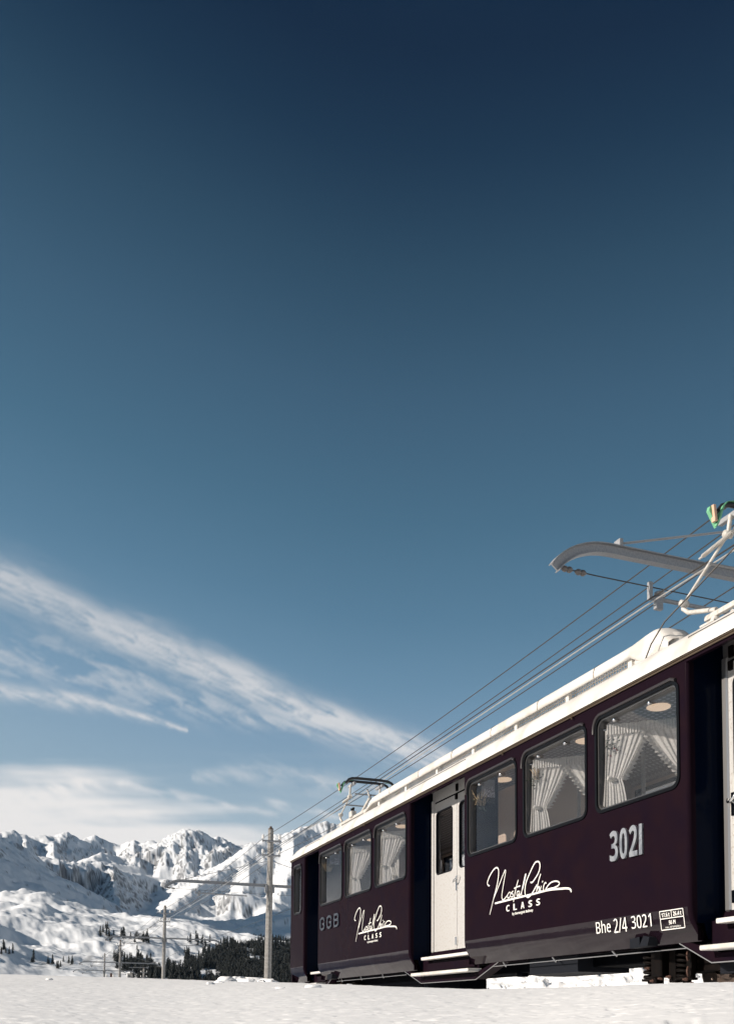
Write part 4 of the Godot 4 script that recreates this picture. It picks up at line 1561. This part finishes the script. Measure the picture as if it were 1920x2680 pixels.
func fittings() -> void:
	var st := tool()
	# long cover along the roof edge on small brackets
	var xs := []
	for k in 7:
		xs.append(2.95 + 0.5 * k / 6.0)
	for k in range(1, 30):
		xs.append(3.45 + 7.75 * k / 30.0)
	for k in 9:
		xs.append(11.2 + 0.36 * k / 8.0)
	st.set_smooth_group(1)
	var prof := [Vector2(-0.445, 0.535), Vector2(-0.44, 0.59), Vector2(-0.455, 0.645), Vector2(-0.51, 0.685), Vector2(-0.6, 0.705), Vector2(-0.75, 0.71), Vector2(-0.75, 0.69), Vector2(-0.6, 0.675), Vector2(-0.5, 0.63), Vector2(-0.46, 0.535), Vector2(-0.445, 0.535)]
	for i in xs.size() - 1:
		for k in prof.size() - 1:
			var q := []
			for w in [[i, k], [i, k + 1], [i + 1, k + 1], [i + 1, k]]:
				var x: float = xs[w[0]]
				var v: Vector2 = prof[w[1]]
				var s := smoothstep(2.93, 3.5, x)
				var drop := 0.0
				var bulge := 0.03 * exp(-pow((x - 11.25) / 0.2, 2.0))
				if x > 11.3:
					drop = pow((x - 11.3) / 0.26, 2.0) * 0.16
				var low: float = v.y if v.y > 0.6 else lerpf(v.y, 0.38, smoothstep(10.95, 11.2, x))
				q.append(Vector3(x, maxf(0.36, lerpf(0.42, low, s) + bulge - drop), v.x))
			quad(st, q[0], q[1], q[2], q[3])
	var cover := put("roof_cover", st, mats.white, car, UPLIFT)
	st = tool()
	st.set_smooth_group(1)
	for i in 10:
		for k in 16:
			var q := []
			for w in [[i, k], [i + 1, k], [i + 1, k + 1], [i, k + 1]]:
				var th: float = PI * w[0] / 10.0
				var ph: float = TAU * w[1] / 16.0
				q.append(Vector3(11.22 + cos(th) * 0.36, 0.5 + sin(th) * cos(ph) * 0.215, -0.63 + sin(th) * sin(ph) * 0.2))
			quad(st, q[0], q[1], q[2], q[3])
	put("cover_end", st, mats.white, cover)
	for k in 7:
		st = tool()
		box(st, Vector3(3.7 + k * 1.2, 0.5, -0.5), Vector3(0.07, 0.22, 0.04))
		put("bracket", st, mats.white, cover)
		if k:
			st = tool()
			ring_seam(st, 3.1 + k * 1.2, prof)
			put("seam", st, mats.bronze, cover)
			st = tool()
			box(st, Vector3(3.2 + k * 1.2, 0.5, -0.72), Vector3(0.22, 0.05, 0.2))
			put("fastener", st, mats.black, cover)
	st = tool()
	var steps_x := 9
	for k in steps_x * 18:      # slotted walkway seen through the gap
		var x := 3.4 + k * 7.9 / (steps_x * 18.0)
		box(st, Vector3(x, 0.56, -0.58), Vector3(0.014, 0.15, 0.008))
	box(st, Vector3(7.35, 0.57, -0.585), Vector3(7.9, 0.012, 0.02))
	box(st, Vector3(7.35, 0.53, -0.585), Vector3(7.9, 0.012, 0.02))
	put("roof_grille", st, mats.white, car, UPLIFT)
	# box and little horn near the far end
	st = tool()
	box(st, Vector3(-0.35 + 0.75, 0.56, -1.15), Vector3(0.26, 0.32, 0.26))
	put("roof_box", st, mats.white, car, UPLIFT)
	st = tool()
	lathe(st, Vector3(0.12, 0.22, -0.55), Vector3.UP, [Vector2(0.05, 0), Vector2(0.05, 0.08), Vector2(0.09, 0.1), Vector2(0.1, 0.16), Vector2(0.06, 0.2), Vector2(0, 0.21)], 12)
	put("roof_lamp", st, mats.zinc, car, UPLIFT)
	st = tool()
	tube(st, [Vector3(11.36, 0.33, -0.32), Vector3(11.42, 0.5, -0.36), Vector3(11.55, 0.68, -0.42), Vector3(12.1, 1.05, -0.62), Vector3(12.6, 1.4, -0.8)], 0.008, 6)
	put("lead_cable", st, mats.wire, car, UPLIFT)
	st = tool()
	tube(st, [Vector3(0.3, 0.36, -0.5), Vector3(0.9, 0.4, -0.55), Vector3(1.6, 0.42, -0.6)], 0.012, 6)
	put("roof_conduit", st, mats.wire, car, UPLIFT)
	# under the floor
	st = tool()
	box(st, Vector3(8.9, -2.51, -0.7), Vector3(5.4, 0.13, 0.5))
	box(st, Vector3(4.0, -2.6, -0.7), Vector3(3.2, 0.36, 0.5))
	box(st, Vector3(6.55, -2.76, -0.55), Vector3(1.3, 0.36, 0.4))
	put("floor_beam", st, mats.black, car, UPLIFT)
	st = tool()
	plate(st, PackedVector2Array([Vector2(9.22, -0.26), Vector2(10.24, -0.26), Vector2(10.24, -0.9), Vector2(8.93, -0.9), Vector2(8.93, -0.56)]), -2.625, -2.45, Transform3D(Basis(Vector3(1, 0, 0), Vector3(0, 0, 1), Vector3(0, 1, 0)), Vector3.ZERO))
	put("equipment_box", st, mats.grey_box, car, UPLIFT)
	st = tool()
	box(st, Vector3(8.62, -2.57, -0.5), Vector3(0.12, 0.1, 0.1))
	put("hose_bracket", st, mats.black, car, UPLIFT)
	for q in [[8.5, 12.15], [2.5, 5.75]]:
		st = tool()
		tube(st, [Vector3(q[0], -2.496, -0.16), Vector3(q[1], -2.496, -0.16)], 0.006, 6)
		var rod := put("trip_rod", st, mats.alu, car, UPLIFT)
		for k in 3:
			st = tool()
			var x: float = lerpf(q[0], q[1], 0.08 + k * 0.31)
			bar(st, Vector3(x - 0.05, -2.452, -0.17), Vector3(x + 0.05, -2.51, -0.155), 0.012, 0.016)
			put("rod_bracket", st, mats.alu, rod)
	for x in [11.62, 2.45]:
		st = tool()
		plate(st, PackedVector2Array([Vector2(x - 0.13, -2.462), Vector2(x - 0.13, -2.375), Vector2(x + 0.02, -2.365), Vector2(x + 0.02, -2.46)]), -0.13, -0.035)
		plate(st, PackedVector2Array([Vector2(x + 0.03, -2.462), Vector2(x + 0.1, -2.36), Vector2(x + 0.19, -2.38), Vector2(x + 0.16, -2.455)]), -0.13, -0.02)
		put("socket_cover", st, mats.grey_box, car, UPLIFT)
	st = tool()
	box(st, Vector3(8.66, -2.6, -0.5), Vector3(0.05, 0.05, 0.12))
	for x in [4.4, 9.1, 10.6]:       # little rain spouts under the gutter
		st = tool()
		tube(st, [Vector3(x, -0.02, 0.02), Vector3(x + 0.02, -0.05, 0.035)], 0.01, 6)
		put("rain_spout", st, mats.bronze, car, UPLIFT)


func ring_seam(st: SurfaceTool, x: float, prof: Array) -> void:
	var pts := []
	for k in 6:
		pts.append(Vector3(x, prof[k].y + 0.001, prof[k].x + 0.001))
	tube(st, pts, 0.005, 5)


# ------------------------------------------------------------------ lettering

func words(called: String, text: String, x0: float, x1: float, y0: float, y1: float, depth: float, m: Material, parent: Node, bold := true) -> void:
	var f := SystemFont.new()
	f.font_names = PackedStringArray(["Droid Sans"])
	f.font_weight = 700 if bold else 400
	var t := TextMesh.new()
	t.font = f
	t.text = text
	t.font_size = 64
	t.pixel_size = 0.002
	t.depth = 0.02
	t.curve_step = 1.0
	t.material = m
	var b := t.get_aabb()
	var o := MeshInstance3D.new()
	o.name = called
	o.mesh = t
	var s := Vector3((x1 - x0) / b.size.x, (y1 - y0) / b.size.y, depth / 0.02)
	o.scale = s
	o.position = Vector3((x0 + x1) * 0.5, (y0 + y1) * 0.5, depth * 0.5 + 0.001) - (b.position + b.size * 0.5) * s
	parent.add_child(o, true)


func ribbon(st: SurfaceTool, pts: PackedVector2Array, w: float) -> void:
	# a flat pen stroke through the points
	var c := Curve2D.new()
	for i in pts.size():
		var d := (pts[mini(i + 1, pts.size() - 1)] - pts[maxi(i - 1, 0)]) / 6.0
		c.add_point(pts[i], -d, d)
	c.bake_interval = 0.012
	var q := c.get_baked_points()
	var l := []
	var r := []
	for i in q.size():
		var d := (q[mini(i + 1, q.size() - 1)] - q[maxi(i - 1, 0)]).normalized()
		var n := Vector2(-d.y, d.x) * w * 0.5
		l.append(q[i] + n)
		r.append(q[i] - n)
	for i in q.size() - 1:
		quad(st, Vector3(l[i].x, l[i].y, 0), Vector3(l[i + 1].x, l[i + 1].y, 0), Vector3(r[i + 1].x, r[i + 1].y, 0), Vector3(r[i].x, r[i].y, 0))
	for e in [q[0], q[-1]]:
		for k in 8:
			tri(st, Vector3(e.x, e.y, 0), Vector3(e.x + cos(TAU * (k + 1) / 8.0) * w * 0.5, e.y + sin(TAU * (k + 1) / 8.0) * w * 0.5, 0), Vector3(e.x + cos(TAU * k / 8.0) * w * 0.5, e.y + sin(TAU * k / 8.0) * w * 0.5, 0))


var pen: SurfaceTool


func stroke(w: float, s: String) -> void:
	var pts := PackedVector2Array()
	for a in s.split(" "):
		var b := a.split(",")
		pts.append(Vector2(b[0].to_float(), b[1].to_float()) * 0.001)
	ribbon(pen, pts, 0.017 * w)


func script_logo(x: float, y: float) -> void:
	pen = tool()
	stroke(1.0, "-12,343 -45,351 -65,380 -45,416 21,476 103,522 176,535 219,507 224,457 212,398 191,341 135,242 69,128 0,0")
	stroke(0.8, "0,0 86,157 183,267 279,368 358,454 392,476 395,449 365,372 325,265 302,186 317,143 356,139 403,160 446,183")
	stroke(0.8, "487,208 449,184 441,154 472,143 507,163 513,195 487,208 540,188")
	stroke(0.8, "574,210 543,195 573,169 563,148 528,149")
	stroke(0.9, "693,319 646,242 608,159 585,90")
	stroke(0.8, "601,238 675,247 737,249")
	stroke(0.8, "712,192 672,192 660,162 682,143 712,169 731,194 711,155 730,142 792,203 850,310 872,367 848,346 792,224 770,155 780,133")
	stroke(1.0, "978,262 1006,255 1062,283 1145,342 1179,407 1166,454 1125,470 1063,458 965,373 879,278 850,203 856,138 906,103 963,112 1033,153 1109,214")
	stroke(0.9, "1192,322 1151,258 1109,165 1095,141 1130,177 1160,191 1164,166 1150,141")
	stroke(0.9, "1204,189 1181,150 1197,140")
	stroke(1.0, "1229,235 1236,239")
	stroke(0.9, "1308,211 1285,217 1254,183 1251,143 1284,138 1344,179 1410,205 1488,209 1554,196 1577,177 1551,154 1474,143 1370,142 1264,135")
	stroke(1.25, "134,115 585,122 1005,125 1344,131 1601,116 1725,105 1786,89 1804,64")
	var logo := put("script_lettering", pen, mats.letter, car, UPLIFT + Vector3(x, y, 0.003))
	for i in 5:
		words("small_letters", "CLASS"[i], 0.415 + i * 0.172, 0.415 + i * 0.172 + 0.08, -0.012 + i * 0.0, 0.062, 0.003, mats.letter, logo)
	words("small_letters", "by Gornergrat Railway", 0.56, 1.03, -0.075, -0.035, 0.003, mats.letter, logo)


func plain_letter(called: String, lines: Array, x: float, y: float, w: float, h: float, t: float) -> void:
	var st := tool()
	for l in lines:
		for i in l.size() - 1:
			var a := Vector3(x + l[i].x * w, y + l[i].y * h, 0.012)
			var b := Vector3(x + l[i + 1].x * w, y + l[i + 1].y * h, 0.012)
			var d := (b - a).normalized() * t * 0.35
			bar(st, a - d, b + d, 0.02, t, Vector3(-d.y, d.x, 0))
	put(called, st, mats.dull_metal, car, UPLIFT)


func lettering() -> void:
	script_logo(8.737, -1.884)
	script_logo(3.95, -1.884)
	for q in [["3", 11.262, 11.397], ["0", 11.425, 11.545], ["2", 11.575, 11.7]]:
		words("metal_digit", q[0], q[1], q[2], -1.625 + 2.983, -1.335 + 2.983, 0.022, mats.metal, car, true)
	var st := tool()
	box(st, Vector3(11.748, -1.48, 0.012), Vector3(0.046, 0.285, 0.022), Basis(), 0.003)
	put("metal_digit", st, mats.metal, car, UPLIFT)
	var g := [[Vector2(1, 0.75), Vector2(1, 0.86), Vector2(0.72, 1), Vector2(0.28, 1), Vector2(0, 0.86), Vector2(0, 0.14), Vector2(0.28, 0), Vector2(0.72, 0), Vector2(1, 0.14), Vector2(1, 0.46), Vector2(0.62, 0.46)]]
	var b := [[Vector2(0, 0), Vector2(0, 1), Vector2(0.72, 1), Vector2(0.95, 0.9), Vector2(0.95, 0.62), Vector2(0.75, 0.52), Vector2(0, 0.52)], [Vector2(0.75, 0.52), Vector2(1, 0.4), Vector2(1, 0.12), Vector2(0.75, 0), Vector2(0, 0)]]
	plain_letter("metal_letter", g, 2.055, -1.545, 0.22, 0.2, 0.04)
	plain_letter("metal_letter", g, 2.455, -1.545, 0.22, 0.2, 0.04)
	plain_letter("metal_letter", b, 2.85, -1.545, 0.22, 0.2, 0.04)
	# painted car number, and the weight table which follows the rolled edge
	var n0 := Node3D.new()
	n0.name = "car_number"
	n0.transform = Transform3D(Basis(Vector3.RIGHT, 0.1), UPLIFT + Vector3(0, -2.215, 0.001))
	car.add_child(n0, true)
	for q in [["Bhe", 10.99, 11.235], ["2/4", 11.29, 11.5], ["3021", 11.57, 11.87]]:
		words("painted_letters", q[0], q[1], q[2], -0.075 if q[0] != "2/4" else -0.09, 0.045, 0.002, mats.letter, n0, false)
	var n1 := Node3D.new()
	n1.name = "weight_table"
	n1.transform = Transform3D(Basis(Vector3.RIGHT, 0.13), UPLIFT + Vector3(0, -2.215, 0.003))
	car.add_child(n1, true)
	st = tool()
	for q in [[12.0, 12.32, 0.045, 0.045], [12.0, 12.32, -0.022, -0.022], [12.0, 12.32, -0.12, -0.12], [12.0, 12.0, 0.045, -0.12], [12.32, 12.32, 0.045, -0.12], [12.16, 12.16, 0.045, -0.022]]:
		box(st, Vector3((q[0] + q[1]) * 0.5, (q[2] + q[3]) * 0.5, 0.001), Vector3(absf(q[1] - q[0]) + 0.008, absf(q[3] - q[2]) + 0.008, 0.002), Basis(), 0.0004)
	put("table_lines", st, mats.letter, n1)
	for q in [["17.6 t", 12.025, 12.135, -0.008, 0.03], ["26.4 t", 12.185, 12.295, -0.008, 0.03], ["56 Pl", 12.115, 12.205, -0.078, -0.04], ["max. 54 Stehplätze", 12.06, 12.27, -0.112, -0.09]]:
		words("painted_letters", q[0], q[1], q[2], q[3], q[4], 0.002, mats.letter, n1, q[3] > -0.1)


# ------------------------------------------------------------------ inside

func curtain(x: float) -> void:
	var st := tool()
	tube(st, [Vector3(x - 0.03, -0.275, -0.06), Vector3(x + 0.61, -0.275, -0.74)], 0.009, 6)
	var root := put("curtain_rail", st, mats.chrome, car, UPLIFT)
	var swing := 0.9
	# gathered top band
	st = tool()
	st.set_smooth_group(1)
	var rng := RandomNumberGenerator.new()
	rng.seed = int(x * 100)
	var n := 120
	for k in n:
		var q := []
		for w in [[k, 0], [k + 1, 0], [k + 1, 1], [k, 1]]:
			var t: float = w[0] / float(n)
			var z := lerpf(-0.065, -0.73, t)
			var y: float = -0.235 if w[1] == 0 else -0.335
			q.append(Vector3(x - 0.04 - z * swing + 0.012 + sin(w[0] * 1.7) * 0.009, y + sin(w[0] * 2.3) * 0.006, z))
		quad(st, q[0], q[1], q[2], q[3])
	put("valance", st, mats.lace, root)
	for s in 2:
		var z0: float = -0.065 if s == 0 else -0.72
		var z1 := -0.355 if s == 0 else -0.345
		var tz: float = -0.115 if s == 0 else -0.665
		var dir := -1.0 if s == 0 else 1.0
		st = tool()
		st.set_smooth_group(1)
		var rows := 26
		var cols := 44
		var grid := []
		var edge := []
		for j in rows + 1:
			var v := j / float(rows) * 1.55
			var y: float
			var a: float
			var b: float
			if v < 1.0:
				y = lerpf(-0.29, -0.78, v)
				a = lerpf(z0, tz - dir * 0.055, v * v)
				b = lerpf(z1, tz + dir * 0.06, v * (0.75 + 0.25 * v))
			else:
				var w := (v - 1.0) / 0.55
				y = lerpf(-0.78, -1.12, w)
				a = lerpf(tz - dir * 0.055, tz - dir * 0.07, w)
				b = lerpf(tz + dir * 0.06, tz + dir * 0.11, sqrt(w))
			edge.append(Vector3(x - 0.06 - b * swing, y, b))
			var row := []
			for i in cols + 1:
				var u := i / float(cols)
				var fold := sin(u * 46.0 + sin(v * 3.0) * 0.6 + rng.randf() * 0.1) * 0.02 + sin(u * 17.0 + 1.0) * 0.016
				row.append(Vector3(x - 0.06 - lerpf(a, b, u) * swing + fold * 0.4 * (1.0 - 0.45 * minf(v, 1.0)), y - 0.05 * sin(u * PI) * minf(v, 1.0) * (1.0 if v < 1.0 else 0.0), lerpf(a, b, u)))
			grid.append(row)
		for j in rows:
			for i in cols:
				quad(st, grid[j][i], grid[j][i + 1], grid[j + 1][i + 1], grid[j + 1][i])
		var c := put("curtain", st, mats.lace, root)
		if s == 0 or true:
			st = tool()
			st.set_smooth_group(1)
			var m := 70
			var prev := []
			for k in m + 1:
				var t: float = k / float(m) * (rows * 0.66)
				var i := int(t)
				var p: Vector3 = edge[i].lerp(edge[mini(i + 1, rows)], t - i)
				var d: Vector3 = (edge[mini(i + 1, rows)] - edge[i]).normalized()
				var out := Vector3(0, -d.z, d.y) * -dir
				if out.z * dir < 0.0:
					out = -out
				var wave := sin(k * 1.15) * 0.5 + sin(k * 2.7 + x) * 0.5
				var wide := 0.058 + 0.012 * sin(k * 1.15 + 1.2) + 0.008 * rng.randf()
				var cur := [p + Vector3(0.006, 0, 0), p + out * wide * 0.5 + Vector3(wave * 0.012, 0, 0), p + out * wide + Vector3(wave * 0.03, 0, 0)]
				if k:
					for h in 2:
						quad(st, prev[h], cur[h], cur[h + 1], prev[h + 1])
				prev = cur
			put("ruffle", st, mats.lace, root)
		st = tool()
		var tx := x - 0.05 - tz * swing
		tube(st, [Vector3(tx, -0.77, tz - dir * 0.06), Vector3(tx + 0.01, -0.785, tz), Vector3(tx, -0.775, tz + dir * 0.07)], 0.022, 8)
		put("tie_back", st, mats.lace, root)


func poster(two: bool) -> StandardMaterial3D:
	# a plain mountain print
	var im := Image.create(64, 96, false, Image.FORMAT_RGB8)
	var n := FastNoiseLite.new()
	n.seed = 3 + int(two)
	n.frequency = 0.05
	for j in 96:
		for i in 64:
			var ridge_y := 26.0 + n.get_noise_2d(i * 1.5, 0) * 26.0 + absf(i - 40.0) * 0.7
			var c: float = 0.62
			if j > ridge_y:
				c = 0.72 + n.get_noise_2d(i * 3.0 + j * 2.0, j * 1.5) * 0.7
			if j > 70:
				c = 0.3 + n.get_noise_2d(i * 2.0, j * 4.0) * 0.3
			im.set_pixel(i, j, Color(c, c * 0.99, c * 1.03))
	var m := mat(0.5, 0.5, 0.5, 0.5)
	m.albedo_color = Color(1, 1, 1)
	m.albedo_texture = ImageTexture.create_from_image(im)
	return m


func sheet(called: String, x: float, z0: float, z1: float, y0: float, y1: float, m: Material, parent: Node) -> void:
	var st := tool()
	var c := [Vector3(x, y1, z0), Vector3(x, y1, z1), Vector3(x, y0, z1), Vector3(x, y0, z0)]
	var uv := [Vector2(0, 0), Vector2(1, 0), Vector2(1, 1), Vector2(0, 1)]
	for k in [0, 1, 2, 0, 2, 3]:
		st.set_uv(uv[k])
		st.add_vertex(c[k])
	put(called, st, m, parent)


func cabin() -> void:
	for x in [11.07, 9.63, 4.9, 3.45]:
		curtain(x)
	for q in [[8.13, -0.42, false, -0.18, -0.37, -0.41, -0.1], [1.93, -0.62, true, -0.18, -0.38, -0.39, -0.1]]:
		var st := tool()
		box(st, Vector3(q[0], -1.05, (-0.11 + q[1]) * 0.5), Vector3(0.04, 2.3, -0.11 - q[1]))
		var p := put("partition", st, mats.navy, car, UPLIFT)
		sheet("poster", q[0] + 0.024, q[3], q[4], q[5], q[6], poster(q[2]), p)
	var vs := tool()
	box(vs, Vector3(7.12, -1.05, -1.15), Vector3(1.6, 2.3, 0.04))
	put("vestibule_wall", vs, mats.tan, car, UPLIFT)
	for x in [6.2, 12.36, 8.05, 1.86]:
		var st := tool()
		box(st, Vector3(x, -1.05, -1.75), Vector3(0.04, 2.3, 1.45))
		put("bulkhead", st, mats.tan, car, UPLIFT)
	for x in [11.07, 9.63, 4.9, 3.45, 10.3, 4.1]:
		for s in 2:
			var st := tool()
			var zc: float = -0.55 if s == 0 else -2.05
			box(st, Vector3(x - 0.04, -1.5, zc), Vector3(0.1, 0.62, 0.85), Basis(), 0.03)
			box(st, Vector3(x - 0.3, -1.8, zc), Vector3(0.46, 0.12, 0.85), Basis(), 0.03)
			box(st, Vector3(x - 0.3, -2.05, zc), Vector3(0.3, 0.38, 0.7))
			put("bench", st, mats.seat, car, UPLIFT)
	for x in [10.61, 9.21, 4.85, 3.4, 7.1, 1.97]:
		var st := tool()
		lathe(st, Vector3(x, 0.205, -1.04), Vector3.DOWN, [Vector2(0, 0.0), Vector2(0.125, 0.0), Vector2(0.125, 0.012), Vector2(0.105, 0.022), Vector2(0.1, 0.016), Vector2(0.09, 0.024), Vector2(0, 0.034)], 28)
		put("ceiling_lamp", st, mats.lamp, car, UPLIFT)
	for x in [9.95, 8.61, 6.81, 4.35]:
		var st := tool()
		tube(st, [Vector3(x, 0.2, -1.315), Vector3(x, -2.2, -1.315)], 0.022, 10)
		lathe(st, Vector3(x, 0.208, -1.315), Vector3.DOWN, [Vector2(0, 0), Vector2(0.075, 0), Vector2(0.075, 0.014), Vector2(0.03, 0.03)], 14)
		put("grab_pole", st, mats.zinc, car, UPLIFT)


func cabin_flowers() -> void:
	var xf := car.transform
	var rng := RandomNumberGenerator.new()
	rng.seed = 9
	var list := [[11.1, "bouquet of dark leaves and red berries in the nearest curtained window", true], [9.66, "dried bouquet with pale straw plumes in the middle curtained window", false], [8.2, "small dried bouquet hung before the poster in the window nearest the white door", false], [2.0, "dried bouquet in the far window above the metal initials", false]]
	for q in list:
		var o := thing("bouquet", q[1], "bouquet", xf * (UPLIFT + Vector3(q[0], -0.52, -0.14)), "bouquets hanging in the train windows")
		o.basis = xf.basis
		var st := tool()
		for k in 90:
			var p := Vector3(rng.randfn(0.02, 0.03), rng.randfn(0.06, 0.055), rng.randfn(0.0, 0.055))
			var d := Vector3(rng.randfn(), rng.randfn(), rng.randfn()).normalized() * 0.03
			var s := Vector3(rng.randfn(), rng.randfn(), rng.randfn()).normalized() * 0.008
			tri(st, p - s, p + d, p + s)
			tri(st, p - s, p + s, p - d * 0.4)
		put("foliage", st, mats.leaf, o)
		st = tool()
		if q[2]:
			for k in 16:
				lathe(st, Vector3(rng.randfn(0.03, 0.02), rng.randfn(0.03, 0.05), rng.randfn(-0.02, 0.04)), Vector3.UP, [Vector2(0, -0.009), Vector2(0.009, 0), Vector2(0, 0.009)], 6)
			put("berries", st, mats.berry, o)
		else:
			for k in 26:
				var a := Vector3(0.02, 0.06, rng.randfn(0, 0.03))
				var b := a + Vector3(rng.randfn(0, 0.02), rng.randf_range(0.08, 0.2), rng.randfn(0, 0.05))
				tube(st, [a, b], 0.006, 4, 0.001)
			put("plumes", st, mats.straw, o)
